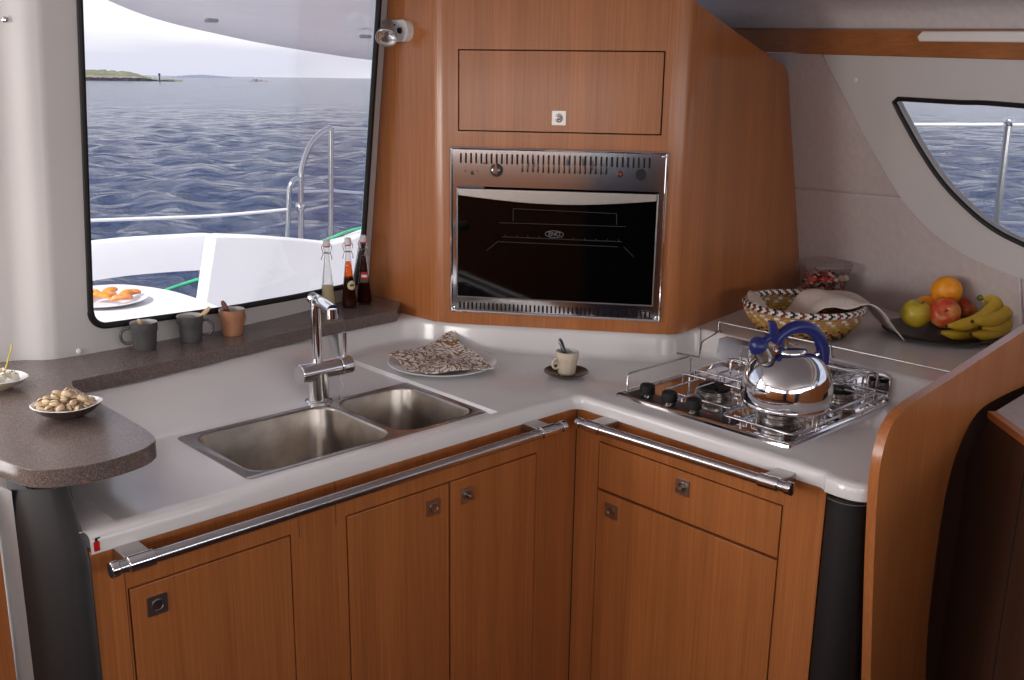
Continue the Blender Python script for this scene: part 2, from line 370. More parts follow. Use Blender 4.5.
# =================================================================== WORKTOP
def ss(x): x = min(1, max(0, x)); return x*x*(3-2*x)
SILLF = [(-.853, -.545), (-.842, -.575), (-.634, -.592), (-.339, -.641), (-.15, -.658), (.022, -.667)]
def sillf(a):
    P = SILLF
    if a <= P[0][0]: return P[0][1]
    for (x0, y0), (x1, y1) in zip(P, P[1:]):
        if a <= x1: return y0+(y1-y0)*(a-x0)/(x1-x0)
    return P[-1][1]
def top_h(a, b):
    """height of the moulded worktop: a recessed drainer deck whose back sweeps up to the sill"""
    def box(a, b, e=.006): return ss((a+.962)/e)*ss((-.145-a)/e+0)*ss((-.092-b)/e)
    z = ZC-(ZC-ZD)*box(a, b)
    if a < -.14:
        t = ss((a+.42)/.27); bb = -.43*(1-t)+t*-.672
        sf = sillf(a)-.004
        if b < bb: z = max(z, z+(ZL-.0005-z)*min(1, (bb-b)/max(.012, (bb-sf)))**1.25)
    return z
av = sorted(set([round(x, 4) for x in np.arange(-1.02, .57, .02)]+[-.962, -.959, -.956, -.151, -.148, -.145, -.141, -.709, -.151, .575, .07, .05, .09]))
bv = sorted(set([round(x, 4) for x in np.arange(-.74, .6, .02)]+[-.092, -.095, -.098, -.085, -.129, -.397, .62, -.6635, -.677]))
SINK = (-.709, -.151, -.397, -.129)
mb = MB(); idx = {}
def vid(a, b):
    if (a, b) not in idx: idx[(a, b)] = len(mb.v); mb.v.append(tuple(W(a, b, top_h(a, b))))
    return idx[(a, b)]
for a0, a1 in zip(av, av[1:]):
    for b0, b1 in zip(bv, bv[1:]):
        am, bm_ = (a0+a1)/2, (b0+b1)/2
        if a0 < SINK[1]-1e-6 and a1 > SINK[0]+1e-6 and b0 < SINK[3]-1e-6 and b1 > SINK[2]+1e-6: continue
        if bm_ > -.085 and am < .09: continue
        if bm_ < -.6635 and am > .02: continue
        if am > .09 and bm_ < -.62+(am-.09)*1.4-.10: continue
        mb.f.append((vid(a0, b0), vid(a1, b0), vid(a1, b1), vid(a0, b1))); mb.m.append(0)
# lip: swept profile along the front edge
prof = [(.0, ZC), (.012, ZC), (.018, ZC-.002), (.0215, ZC-.007), (.022, ZC-.03), (.018, ZC-.033), (.0, ZC-.033)]
path = [(-1.0135, -.085, 0, 1), (-1.0, -.085, 0, 1)]
for x in np.arange(-.95, .04, .05): path.append((x, -.085, 0, 1))
path += [(.045, -.085, 0, 1)]
for i in range(1, 6): t = i/6*PI/2; path.append((.045+.045*math.sin(t), -.04-.045*math.cos(t)*1, -math.sin(t), math.cos(t)))
for y in np.arange(-.04, .53, .05): path.append((.09, y, -1, 0))
path += [(.09, .545, -1, 0), (.085, .552, -1, 0), (.078, .558, -1, -.0), (.076, .585, -1, 0)]
for i in range(1, 7): t = i/6*PI/2; path.append((.076+.03*(1-math.cos(t)), .595+.03*math.sin(t), -math.cos(t), math.sin(t)))
P = []
for a, b, na, nb in path: P.append([W(a+na*o, b+nb*o, z) for o, z in prof])
mb.grid(P)
cq = [W(.045+.045*math.sin(i/6*PI/2), -.04-.045*math.cos(i/6*PI/2), ZC) for i in range(7)]
mb.add(cq+[W(.09, -.085, ZC)], [(i, i+1, 7) for i in range(6)])
mb.add([W(a, b, ZC-.0002) for a, b in ((.0895, .5), (.0895, .545), (.077, .562), (.0765, .597), (.085, .617), (.105, .6245), (.57, .628), (.57, .5))], [(0, 1, 2, 3, 4, 5, 6, 7)])
# splash: cove along the back, under the oven housing and round to the raised shelf
spl = [(-.16, -.664, 0, -1), (-.06, -.672, 0, -1), (.03, -.672, .15, -1), (.072, -.655, .4, -.9), (.096, -.62, .8, -.6), (.122, -.56, .8, -.6)]
spl += [(.183, -.455, .8, -.6), (.337, -.249, .8, -.6), (.40, -.165, .8, -.6), (.432, -.128, .6, -.8), (.475, -.107, .15, -1), (.535, -.102, .1, -.95), (.556, -.09, .8, -.6), (.562, -.07, 1, 0), (.562, .628, 1, 0)]
sp2 = smooth_path(spl, 5)
sprof = [(-.022, ZC+.0003), (-.012, ZC+.001), (-.004, ZC+.005), (0, ZC+.014), (.004, ZL-.012), (.007, ZL-.004), (.0125, ZL-.0002), (.08, ZL-.0006)]
mb.grid([[W(a+na*o/math.hypot(na, nb), b+nb*o/math.hypot(na, nb), z) for o, z in sprof] for a, b, na, nb in sp2])
# raised shelf behind the hob
mb.grid([[W(.5744, -.13, ZL), W(.5744, .2, ZL), W(.5744, .628, ZL)], [W(1.30, -.24, ZL), W(1.17, .2, ZL), W(1.07, .628, ZL)]])

worktop = put('worktop', mb, M['gel'], loc=W(0, -.1, ZC), smooth=40)
tag(worktop, 'glossy white moulded L-shaped worktop with raised shelf and splash', 'worktop')

# fire extinguisher sticker on the front edge of the worktop
f = frame_on(W(-1.0045, -.0625, .884), EB)
mb = MB().poly(rrect(-.0045, .0045, -.010, .006, .0015), [], 0, .0006, f, 0); mb.poly(rrect(-.002, .002, .006, .011, .0008), [], 0, .0006, f, 1).poly([(-.002, .009), (.006, .010), (.006, .012), (-.002, .0115)], [], 0, .0006, f, 1)
tag(put('fire_extinguisher_sticker', mb, [M['red'], M['black']]), 'tiny red extinguisher sticker on the left end of the worktop edge', 'sticker')

# =================================================================== SINK
def sink():
    r = root('double_sink', W(-.43, -.26, ZD), 'stainless double bowl sink let into the white worktop', 'sink')
    a0, a1, b0, b1 = -.716, -.146, -.404, -.122
    B1 = (a0+.022, a0+.335, b0+.013, b1-.012); B2 = (a0+.350, a1-.020, b0+.013, b1-.012)
    mb = MB().poly(rrect(a0, a1, b0, b1, .012), [rrect(*B1, .045, 8)[::-1], rrect(*B2, .045, 8)[::-1]], ZD-.0006, ZD+.0018)
    put('rim', mb, M['steel'], r, bevel=.0007)
    for B, dep in ((B1, .17), (B2, .125)):
        P = []
        for ins, z, rr in ((-.001, .0019, .045), (.0015, .0, .045), (.003, -.004, .044), (.008, -dep+.03, .05), (.014, -dep+.008, .055), (.03, -dep, .06), (.06, -dep-.002, .03), ):
            P.append([W(x, y, ZD+z) for x, y in rrect(B[0]+ins, B[1]-ins, B[2]+ins, B[3]-ins, max(.02, rr-ins*.3), 8)])
        c = W((B[0]+B[1])/2, (B[2]+B[3])/2, ZD-dep-.004)
        m_ = MB().grid(P, closev=True); m_.grid([P[-1], [c]*len(P[-1])], closev=True)
        bo_ = put('bowl', m_, M['bowl'], r, smooth=50, weld=False)
        put('drain', MB().lathe([(.0001, .004), (.012, .004), (.014, .001), (.03, .001), (.038, .003), (.04, .0)], Fr(c+EZ*.004), 28), M['chrome'], bo_)
sink()
# =================================================================== TAP
def tap():
    a, b = -.379, -.419; base = W(a, b, ZD); r = root('mixer_tap', base, 'chrome single lever mixer tap standing behind the sink', 'tap')
    hb = z_at(a, b, 371); ht = z_at(a, b, 302)
    put('base_ring', MB().lathe([(.0001, 0), (.03, 0), (.03, .004), (.026, .006), (.0001, .006)], Fr(base), 32), M['chrome'], r)
    mb = MB().cyl(base, W(a, b, hb), .0235, 32).cyl(W(a-.046, b, hb), W(a+.052, b, hb), .0215, 32, bev=.0015)
    put('body', mb, M['chrome'], r)
    mb = MB().cyl(W(a+.054, b, hb), W(a+.084, b, hb), .0215, 32, bev=.002)
    h = put('lever_hub', mb, M['chrome'], r)
    put('lever', MB().cyl(W(a+.070, b, hb+.018), W(a+.073, b, hb+.075), .0048, 14), M['chrome'], h)
    put('spout_pipe', MB().cyl(W(a, b, hb), W(a, b, ht+.008), .0108, 24), M['chrome'], r)
    tip = np.array(W(*at_b(333, 311, b+.17)))
    s = W(a, b, ht+.004)
    put('spout', MB().tube(smooth_path([s-.014*EB+.004*EZ, s+.012*EB, tip*.5+s*.5+.002*EZ, tip], 6), .0125, 24), M['chrome'], r, smooth=50)
    put('aerator', MB().cyl(tip+.004*EZ-.004*EB, tip-.016*EZ-.004*EB, .0112, 24), M['chrome'], r)
    put('plug_chain', MB().tube(smooth_path([W(a+.05, b+.01, hb-.02), W(a+.052, b+.02, hb-.045), W(a+.04, b+.024, hb-.07), W(a+.036, b+.026, ZD+.012)], 6), .0009, 6), M['chrome'], r)
tap()

# =================================================================== SILL, PENINSULA
def wallb(a):                       # plan line of the window wall at sill height
    P = [(-.88, -.757), (-.74, -.753), (-.4, -.765), (-.2, -.80), (0, -.855), (.08, -.884), (.3, -.97), (1.4, -1.42)]
    if a <= P[0][0]: return P[0][1]
    for (x0, y0), (x1, y1) in zip(P, P[1:]):
        if a <= x1: return y0+(y1-y0)*(a-x0)/(x1-x0)
    return P[-1][1]
LEAN = .15
def WW(a, z, out=0.): return W(a, wallb(a)+LEAN*(z-ZS)+out, z)
front = [(a, b) for a, b in SILLF]
back = [(.0925, -.742), (.080, -.9)]+[(x, wallb(x)-.015) for x in (0, -.1, -.2, -.3, -.4, -.55, -.74, -.83)]+[(-.87, -.80), (-.90, -.86), (-.95, -.9), (-1.4, -1.0)]
pen = [at_z(*p, ZS)[:2] for p in [(0, 460), (22, 467.8), (44, 470), (77, 466.7), (110, 460), (141, 450), (153, 443), (155, 437.5), (145.5, 429), (123.5, 416), (97, 400.6), (72.8, 386)]]
pen = [(-1.16, -.62), (-1.12, -.38)]+[tuple(p) for p in smooth_path(pen, 3)]
outline = [(-1.4, -.9)]+pen+[tuple(p) for p in smooth_path(front[1:], 3)]+back
mb = MB().poly(outline, [], ZS-.03, ZS)
o = put('sill_counter', mb, M['stone'], bevel=.004, seg=3, loc=W(-.8, -.5, ZS-.03)); tag(o, 'speckled brown counter end running on as the ledge under the big window', 'counter')
# support column under the counter end
def column_prof(pts, z0, z1, n=4):
    q = smooth_path(pts, n); return [[W(a, b, z) for a, b in q] for z in (z0, z1)]
cp = root('counter_support', W(-1.1, -.4, 0), 'support under the brown counter end, padded in black leatherette', 'column')
bl = [(-1.0145, -.45), (-1.0145, -.20), (-1.0145, -.076), (-1.02, -.071), (-1.045, -.078), (-1.075, -.112), (-1.088, -.16)]
q_ = smooth_path(bl, 4); mb = MB().grid([[W(a, b, z) for a, b in q_] for z in (0, .862)]+[[W(a, min(b, -.125-max(0, -1.04-a)*.9), ZS-.03) for a, b in q_]]); put('leather_pad', mb, M['leather'], cp)
gr = [(-1.088, -.16), (-1.096, -.20), (-1.104, -.26), (-1.105, -.34), (-1.10, -.45), (-1.08, -.7)]
mb = MB().grid(column_prof(gr, 0, ZS-.03)); put('grey_shell', mb, mat('grey laminate', (150, 150, 150), .5), cp)
t_ = put('side_board', MB().box(-1.60, -1.103, -.22, -.20, 0, .96), M['wood']); tag(t_, 'teak board in bright daylight at the left edge, below the brown counter end', 'board')

# =================================================================== WINDOW WALL
def on_ww(x, y):                    # picture point to (a, z) on the leaning, curved wall
    lo, hi = -1.2, 1.0
    z = 1.3; a = -.4
    for _ in range(60):
        # plane tangent to the wall at this a
        b0 = wallb(a); sl = (wallb(a+.01)-wallb(a-.01))/.02
        up = EZ+LEAN*EB; dv = EA+sl*EB
        p = toab(on_plane(x, y, W(a, b0, ZS), np.cross(dv, up))); a = .5*a+.5*p[0]; z = p[2]
    return a, z
bl_ = on_ww(100, 326); br_ = on_ww(355, 284)
aL, aR = -.734, (on_ww(362.5, 262)[0]+on_ww(377, 10)[0])/2
zL, zR = bl_[1], br_[1]
def zbot(a):
    z = zL+(zR-zL)*(a-aL)/(aR-aL); r = .035
    if a < aL+r: d = aL+r-a; z += r-math.sqrt(max(0, r*r-d*d))
    if a > aR-r: d = a-(aR-r); z += r-math.sqrt(max(0, r*r-d*d))
    return z
ZTOP = 1.85
WT = ZTOP-.02
avs = [-.81, -.80, -.77, -.75]+[aL+.035*(1-math.cos(PI/2*i/8)) for i in range(9)]+list(np.linspace(aL+.05, aR-.05, 14))+[aR-.035+.035*math.sin(PI/2*i/8) for i in range(9)]+[.02, .06, .1, .2, .3, .6, 1.3]
mb = MB()
def strip(cols, z0f, z1f, n=6, out=0.):
    mb.grid([[WW(a, z0f(a)+(z1f(a)-z0f(a))*j/n, out) for j in range(n+1)] for a in cols])
inn = [a for a in avs if aL-1e-9 <= a <= aR+1e-9]
L_ = [a for a in avs if a <= aL+1e-9]; R_ = [a for a in avs if a >= aR-1e-9]
for out in (0, -.012):
    strip(L_, lambda a: .0, lambda a: ZTOP, 12, out); strip(R_, lambda a: .0, lambda a: ZTOP, 12, out)
    strip(inn, lambda a: .0, zbot, 8, out); strip(inn, lambda a: WT, lambda a: ZTOP, 1, out)
ring = [(a, zbot(a)) for a in inn]+[(aR, z) for z in np.linspace(zbot(aR), WT, 8)[1:]]+[(aL, z) for z in np.linspace(WT, zbot(aL), 8)[:-1]]
mb.grid([[WW(a, z, o_) for a, z in ring] for o_ in (0, -.012)], closev=True)
# rounded pillar to the left of the window, turning out to the companionway
pil = smooth_path([(-.81, wallb(-.81)), (-.832, -.766), (-.856, -.787), (-.872, -.797), (-.895, -.803), (-.930, -.812), (-.950, -.84), (-.952, -1.0), (-.93, -1.02), (-.81, -.80)], 5)
mb.grid([[W(a, b+LEAN*(z-ZS), z) for z in np.linspace(0, ZTOP, 13)] for a, b in pil])
structure('wall_aft', mb, M['wall'], smooth=60)
g = MB().tube([WW(a, z, .002) for a, z in [(a, zbot(a)) for a in inn]+[(aR, z) for z in np.linspace(zbot(aR), WT, 12)[1:]]], .0075, 8)
g.tube([WW(aL, z, .002) for z in np.linspace(zbot(aL), WT, 12)], .0065, 8)
win = root('window_1', WW(-.37, 1.05)); win['kind'] = 'structure'
put('gasket', g, M['rubber'], win)
mb = MB().grid([[WW(a, zbot(a)+(WT-zbot(a))*j/4, -.006) for j in range(5)] for a in inn]); put('pane', mb, M['pane'], win)
# screw heads on the pillar
for i, (px, py) in enumerate([(5, 19), (79, 351)]):
    a, z = on_ww(px, py)
    f = frame_on(W(*at_b(5.5, 19.5, -.680)) if i == 0 else WW(a, z, .0005), EB)
    t = put('screw_cap', MB().lathe([(.0001, .004), (.004, .0035), (.0065, 0)], f, 16), M['chrome' if i == 0 else 'white_plastic'])
    tag(t, 'small chrome screw head high on the wall left of the big window' if i == 0 else 'round white screw cap low beside the big window', 'screw')

# =================================================================== OVEN HOUSING
OF0 = W(.116, -.564, 0); OF1 = W(.436, -.142, 0); OX = (OF1-OF0)/np.linalg.norm(OF1-OF0); ON = np.cross(OX, EZ)
if ON @ (CAM-OF0) < 0: ON = -ON
FO = Fr(OF0, OX, EZ, ON)
def onO(x, y): p = on_plane(x, y, OF0+EZ, ON); return float((p-OF0) @ OX), float(p[2])
HZ = 1.80
def house():
    r = root('oven_housing', W(.45, -.5, ZL), 'tall teak veneered housing around the built-in oven, above the corner of the worktop', 'cabinet')
    dl = onO(458, 49); dr = onO(665, 53); db = onO(458, 131); ol = onO(452, 148); orr = onO(666, 153); ob = onO(452, 309)
    L = np.linalg.norm(OF1-OF0)
    D = (dl[0], onO(667, 52)[0]-.003, db[1], dl[1]); Ov = (ol[0]+.006, ol[0]+.520, ob[1]+.006, ol[1]-.006)
    s0, s1 = -.003, L+.008
    mb = MB().poly([(s0, ZL), (s1, ZL), (s1, HZ), (s0, HZ)], [[(D[0], D[2]), (D[1], D[2]), (D[1], D[3]), (D[0], D[3])], [(Ov[0], Ov[2]), (Ov[1], Ov[2]), (Ov[1], Ov[3]), (Ov[0], Ov[3])]], -.02, 0, FO)
    put('front_frame', mb, M['wood'], r, weld=False)
    # rounded left corner and left side leaning back with the window wall
    e0 = toab(FO(s0, 0, 0))[:2]
    prof_l = smooth_path([e0, (.107, -.585), (.098, -.603), (.0955, -.625)], 5)
    mb = MB().grid([[W(a, b, z) for z in (ZL, HZ)] for a, b in prof_l]); put('left_corner_post', mb, M['wood'], r)
    zs = np.linspace(ZL, HZ, 8)
    mb = MB()
    for dx in (0, .018): mb.grid([[W(.0955-.0+dx*1-.012*t, -.625+(wallb(.085)+LEAN*(z-ZS)+.002+.625)*t, z) for t in (0, .25, .5, .75, 1)] for z in zs])
    put('left_side', mb, M['wood'], r)
    put('edge_bead', MB().tube([W(.103, -.598, z) for z in (ZL+.001, HZ)], .0035, 8), M['wood'], r)
    # rounded right corner into the long right side, top cut along the roof
    e1 = toab(FO(s1, 0, 0))[:2]
    prof_r = smooth_path([e1, (.458, -.118), (.482, -.107), (.52, -.1085)], 5)
    ztop = lambda a: 1.775 if a < .5 else 1.775-(a-.5)*.215 if a < 1.15 else 1.635
    line = [(a, b) for a, b in prof_r]+[(.52+(1.285-.52)*t, -.1085-(.236-.1085)*t) for t in list(np.linspace(0, .93, 12)[1:])+[.95, .97, .985, 1.]]
    def zt2(a):
        t = (a-.52)/(1.285-.52)
        z = 1.80-.048*ss((a-.44)/.06) if a < .5 else 1.752-(a-.5)*.196*.84
        if t > .93: z -= .035*((t-.93)/.07)**2
        return z
    hullcut = lambda a, z: a
    P = [[None]*9 for _ in line]
    for i, (a, b) in enumerate(line):
        for j in range(9):
            z = ZL+(zt2(a)-ZL)*j/8
            am = 1.285-.268*(z-ZL)                     # follows the hull side leaning inboard
            f_ = min(a, .52+(am-.52)*(a-.52)/(1.285-.52)) if a > .52 else a
            P[i][j] = W(f_, b, z)
    put('right_side', MB().grid(P), M['wood'], r, smooth=60)
    put('base_panel', MB().poly([(.105, -.60), (.116, -.567), e1, (.482, -.110), (1.2, -.225), (1.2, -.9), (.1, -.86)], [], ZL+.001, ZL+.012), M['wood'], r)
    put('dark_backing', MB().box(.01, L-.01, .975, 1.40, -.42, -.40, FO).box(.0, L, 1.44, 1.70, -.06, -.022, FO), M['gap'], r)  # dark sheets put in for the shade behind locker door and oven
    # overhead locker door
    d = put('locker_door', MB().poly([(D[0]+.003, D[2]+.003), (D[1]-.003, D[2]+.003), (D[1]-.003, D[3]-.003), (D[0]+.003, D[3]-.003)], [], -.018, .0005, FO), M['wood'], r, bevel=.001)
    kx, ky = onO(559, 118); latch(d, Fr(FO(0, 0, .0006), FO.x, FO.y, FO.z), kx, ky)
    return ol, ob
ol, ob = house()

# =================================================================== OVEN
def oven():
    x0, x1 = ol[0], ol[0]+.532; z0, z1 = ob[1]-.002, ol[1]+.001
    r = root('built_in_oven', FO((x0+x1)/2, z0, 0), 'polished steel built-in oven with black glass door', 'oven')
    def X(px, py): return onO(px, py)
    zt_ = X(470, 186)[1]; zb_ = X(470, 297)[1]      # top and bottom of door
    dx0, dx1 = x0+.014, x1-.016
    slots = []
    y1 = X(470, 153)[1]; y2 = X(470, 163)[1]
    n = 37; sx0 = x0+.024; step = (x1-.042-sx0)/(n-1)
    for i in range(n): slots.append((sx0+i*step, y2, y1))
    y3 = X(560, 165)[1]; y4 = X(560, 173)[1]
    for i in range(12, 29): slots.append((sx0+i*step, y4, y3))
    bs = []; yb1 = z0+.006; yb2 = z0+.024
    for i in range(46): bs.append((x0+.022+i*(x1-x0-.046)/45, yb1, yb2))
    def hole(c): return [(c[0]-.0022, c[1]), (c[0]+.0022, c[1]), (c[0]+.0022, c[2]), (c[0]-.0022, c[2])]
    mb = MB().poly([(x0, zt_), (x1, zt_), (x1, z1), (x0, z1)], [hole(c) for c in slots], .001, .006, FO); fa = put('control_fascia', mb, M['fascia'], r)
    mb = MB().box(x0+.01, x1-.01, zt_+.01, z1-.003, .0, .0012, FO); put('slot_backing', mb, M['matt_black'], fa)
    mb = MB().poly([(x0, z0), (x1, z0), (x1, zb_), (x0, zb_)], [hole(c) for c in bs], .001, .006, FO); fb = put('bottom_grille', mb, M['fascia'], r)
    mb = MB().box(x0+.01, x1-.01, z0+.003, zb_-.002, .0, .0012, FO); put('grille_backing', mb, M['matt_black'], fb)
    for u0, u1 in ((x0, dx0), (dx1, x1)): put('side_trim', MB().poly([(u0, zb_), (u1, zb_), (u1, zt_), (u0, zt_)], [], .001, .006, FO), M['fascia'], r)
    e = [FO(x0, z0, .006), FO(x1, z0, .006), FO(x1, z1, .006), FO(x0, z1, .006)]
    mb = MB()
    for p, q in zip(e, e[1:]+e[:1]): mb.tube([p, q], .0035, 8)
    put('edge_trim', mb, M['chrome'], r)
    # door: black glass in a thin steel frame, curved steel handle strip on top
    gz1 = zt_-.004; g0, g1 = dx0+.005, dx1-.005
    mb = MB().poly([(dx0+.002, zb_+.003), (dx1-.002, zb_+.003), (dx1-.002, gz1), (dx0+.002, gz1)], [], .001, .012, FO)
    dr = put('oven_door', mb, M['oven_glass'], r, bevel=.002)
    mb = MB()
    q = [FO(dx0+.002, gz1, .012), FO(dx0+.002, zb_+.003, .012), FO(dx1-.002, zb_+.003, .012), FO(dx1-.002, gz1, .012)]
    for a, b in zip(q, q[1:]): mb.tube([a, b], .002, 6)
    put('door_frame', mb, M['steel'], dr)
    top = gz1-.001; N = 20; pl = []
    for i in range(N+1): t = i/N; pl.append((g0+(g1-g0)*t, top-.016-.016*math.sin(PI*t)))
    mb = MB().poly(pl+[(g1, top), (g0, top)], [], .013, .017, FO); put('door_handle', mb, M['steel'], dr, bevel=.0015)
    # rack and tray edges just behind/over the glass: thin lines
    mb = MB(); cx = X(553, 232)
    for (u0, v0, u1, v1) in [(503, 236, 622, 241), (500, 241, 618, 246)]:
        p, q2 = X(u0, v0), X(u1, v1); mb.tube([FO(p[0], p[1], .0128), FO(q2[0], q2[1], .0128)], .0011, 6)
    for i in range(11):
        p = X(506+i*11.3, 235.5+i*.47); mb.tube([FO(p[0], p[1], .0128), FO(p[0], p[1]+.004, .0128)], .0009, 5)
    for (u0, v0, u1, v1) in [(514, 208, 617, 213), (514, 208, 514, 220), (617, 213, 617, 224), (500, 222, 626, 226), (487, 250, 500, 240), (624, 246, 634, 256)]:
        p, q2 = X(u0, v0), X(u1, v1); mb.tube([FO(p[0], p[1], .0126), FO(q2[0], q2[1], .0126)], .0007, 5)
    put('oven_rack', mb, mat('rack behind dark glass', (46, 46, 47), .5), dr)
    # maker's word in an oval
    c = X(555, 233.5); mb = MB()
    mb.tube([FO(c[0]+.0225*math.cos(t), c[1]+.0085*math.sin(t), .0127) for t in np.linspace(0, 2*PI, 40)[:-1]], .0011, 6, closed=True)
    put('logo_oval', mb, M['etch'], dr)
    def text(body, x, y, size, m, zz=.0124, par=dr, name='lettering'):
        cu = bpy.data.curves.new(name, 'FONT'); cu.body = body; cu.size = size; cu.align_x = 'CENTER'; cu.align_y = 'CENTER'; cu.extrude = .0003; cu.offset = .0003
        tmp = bpy.data.objects.new('tmp', cu); COL.objects.link(tmp); bpy.context.view_layer.update()
        me = bpy.data.meshes.new_from_object(tmp.evaluated_get(bpy.context.evaluated_depsgraph_get())); bpy.data.objects.remove(tmp)
        me.materials.clear(); me.materials.append(m); me.name = name; o = bpy.data.objects.new(name, me); COL.objects.link(o)
        from mathutils import Matrix
        Mx = Matrix(((FO.x[0], FO.y[0], FO.z[0], 0), (FO.x[1], FO.y[1], FO.z[1], 0), (FO.x[2], FO.y[2], FO.z[2], 0), (0, 0, 0, 1)))
        p = FO(x, y, zz)-np.array(r.location); Mx.translation = Vector(tuple(p)); o.parent = par; o.matrix_local = Mx
    text('ENO', c[0], c[1], .0145, M['etch'])
    # controls
    def K(px, py): u, v = X(px, py); return Fr(FO(u, v, .006), FO.x, FO.y, FO.z)
    f = K(497, 170); kb = put('dial_plate', MB().lathe([(.0001, 0.0025), (.0155, .0025), (.017, 0)], f, 32), M['black'], fa)
    mb = MB().lathe([(.0001, .016), (.007, .016), (.0095, .012), (.0095, .003)], f, 24).box(-.0022, .0022, .006, .017, .004, .012, f); put('dial_knob', mb, M['chrome'], kb)
    f = K(641, 174.5); put('gas_button', MB().lathe([(.0001, .004), (.011, .004), (.013, .002), (.0135, 0)], f, 28), M['matt_black'], fa)
    f = K(620.5, 174); pb = put('pilot_bezel', MB().lathe([(.004, .003), (.0065, .0025), (.0075, 0)], f, 24), M['black'], fa)
    put('pilot_lamp', MB().lathe([(.0001, .005), (.003, .0045), (.0042, .002)], f, 20), M['red'], pb)
    f = K(473, 172.5); put('light_switch', MB().poly(rrect(-.003, .003, -.005, .004, .001), [], 0, .003, f).box(-.001, .004, -.005, -.003, .0, .004, f), M['black'], fa)
    for s in (466, 478):
        f = K(s, 170.5); put('switch_mark', MB().lathe([(.0014, .0003), (.0022, .0003)], f, 12), M['black'], fa)
    f = K(486, 163); put('vent_oval', MB().lathe([(.0035, .0004), (.0055, .0006)], f, 16, sy=.45), M['gap'], fa)
    for u, v in ((x0+.007, z0+.008), (x1-.009, z0+.008), (x1-.010, z1-.009)):
        put('screw_head', MB().lathe([(.0001, .002), (.003, .0015), (.004, 0)], Fr(FO(u, v, .006), FO.x, FO.y, FO.z), 14), M['chrome'], r)
oven()

# =================================================================== READING SPOT
def spot():
    x, y = 402, 31
    p = toab(on_plane(x, y, W(.09, -.7, 1.6), EA)); n = -EA
    f = frame_on(W(p[0], p[1], p[2]), n)
    r = root('spot_lamp', f(0, 0, 0), 'small grey spotlight on a white plate, on the housing side by the window', 'lamp')
    # plate lengthwise along the wall (f.x)
    put('wall_plate', MB().poly(rrect(-.045, .045, -.026, .026, .022, 6), [], -.004, .018, f), M['white_plastic'], r, bevel=.003)
    put('switch_button', MB().lathe([(.0001, .023), (.007, .0225), (.0075, .018)], Fr(f(.016, 0, 0), f.x, f.y, f.z), 20), M['black'], r)
    for s in (-1, 1): put('plate_screw', MB().lathe([(.0001, .0195), (.003, .0188)], Fr(f(-.006, s*.014, 0), f.x, f.y, f.z), 12), M['matt_black'], r)
    h = np.array(on_plane(387, 30, f(0, 0, .05), FW))
    put('swivel_arm', MB().tube([f(-.014, 0, .018), f(-.020, 0, .034), h], .0055, 12).sph(f(-.017, 0, .026), .009), M['grey_metal'], r)
    ax = np.array(on_plane(386, 41, h-.0*EZ-.02*FW, FW))-h; ax /= np.linalg.norm(ax)
    fh = ax_frame(h-ax*.012, ax)
    hd = put('lamp_head', MB().lathe([(.0001, -.012), (.013, -.012), (.015, -.009), (.015, .008), (.019, .016), (.026, .034), (.028, .040), (.026, .042), (.024, .038)], fh, 32), M['grey_metal'], r)
    put('reflector', MB().lathe([(.024, .039), (.02, .034), (.006, .026), (.0001, .026)], fh, 18), M['bulb'], hd, smooth=10)
spot()

# =================================================================== HULL SIDE
HB0 = W(1.285, -.236, .967); HD = EB-.3*EA; HD = HD/np.linalg.norm(HD); HT = .268
HU = EZ-HT*EA; HU = HU/np.linalg.norm(HU); HN = np.cross(HD, HU); HN = HN/np.linalg.norm(HN)
if HN @ (CAM-HB0) < 0: HN = -HN
HU = HU-(HU @ HD)*HD; HU /= np.linalg.norm(HU)
FH = Fr(HB0, HD, HU, HN)
def onH(x, y, o=0.): p = on_plane(x, y, HB0+o*HN, HN)-HB0; return float(p @ HD), float(p @ HU)
wpx = [(899, 98.5), (960, 102), (1024, 105.5)]
curve = [(1024, 244), (1000, 232), (975, 214), (945, 184), (922, 151), (905, 121), (895, 102)]
top = [onH(*p, .01) for p in wpx]; cur = [onH(*p, .01) for p in curve]
dx = top[-1][0]-top[0][0]; ts = (top[-1][1]-top[0][1])/dx
farT = (2.6, top[-1][1]+ts*(2.6-top[-1][0])-.05); 
e0 = cur[0]
lowb = [(2.6, e0[1]-.02), (1.6, e0[1]-.085), (1.1, e0[1]-.08), (e0[0]+.15, e0[1]-.045)]
hole = [tuple(p) for p in smooth_path([top[0], top[1], top[2], (1.6, (farT[1]+top[2][1])/2), farT], 4)]+[tuple(p) for p in smooth_path(lowb+cur, 5)]
mb = MB().poly([(-.3, -1.0), (2.9, -1.0), (2.9, .92), (-.3, .92)], [[(p[0], p[1]) for p in hole]], -.012, 0, FH)
structure('wall_side', mb, M['vinyl'], weld=False)
sur = [(827, 56), (846, 92), (864, 128), (885, 165), (906, 199), (930, 226), (960, 249), (990, 264), (1024, 277)]
sc = [tuple(p) for p in smooth_path([onH(*p) for p in sur], 4)]
z58 = [onH(827, 50), onH(1024, 50)]
outer = sc+[(2.7, sc[-1][1]-.03), (2.7, z58[1][1]), z58[1], z58[0]]
tr = put('window_surround', MB().poly(outer, [hole[::-1]], .0005, .012, FH), M['wall'], None, smooth=30, bevel=.004, weld=False); tag(tr, kind='structure'); tr.name = 'trim_1'
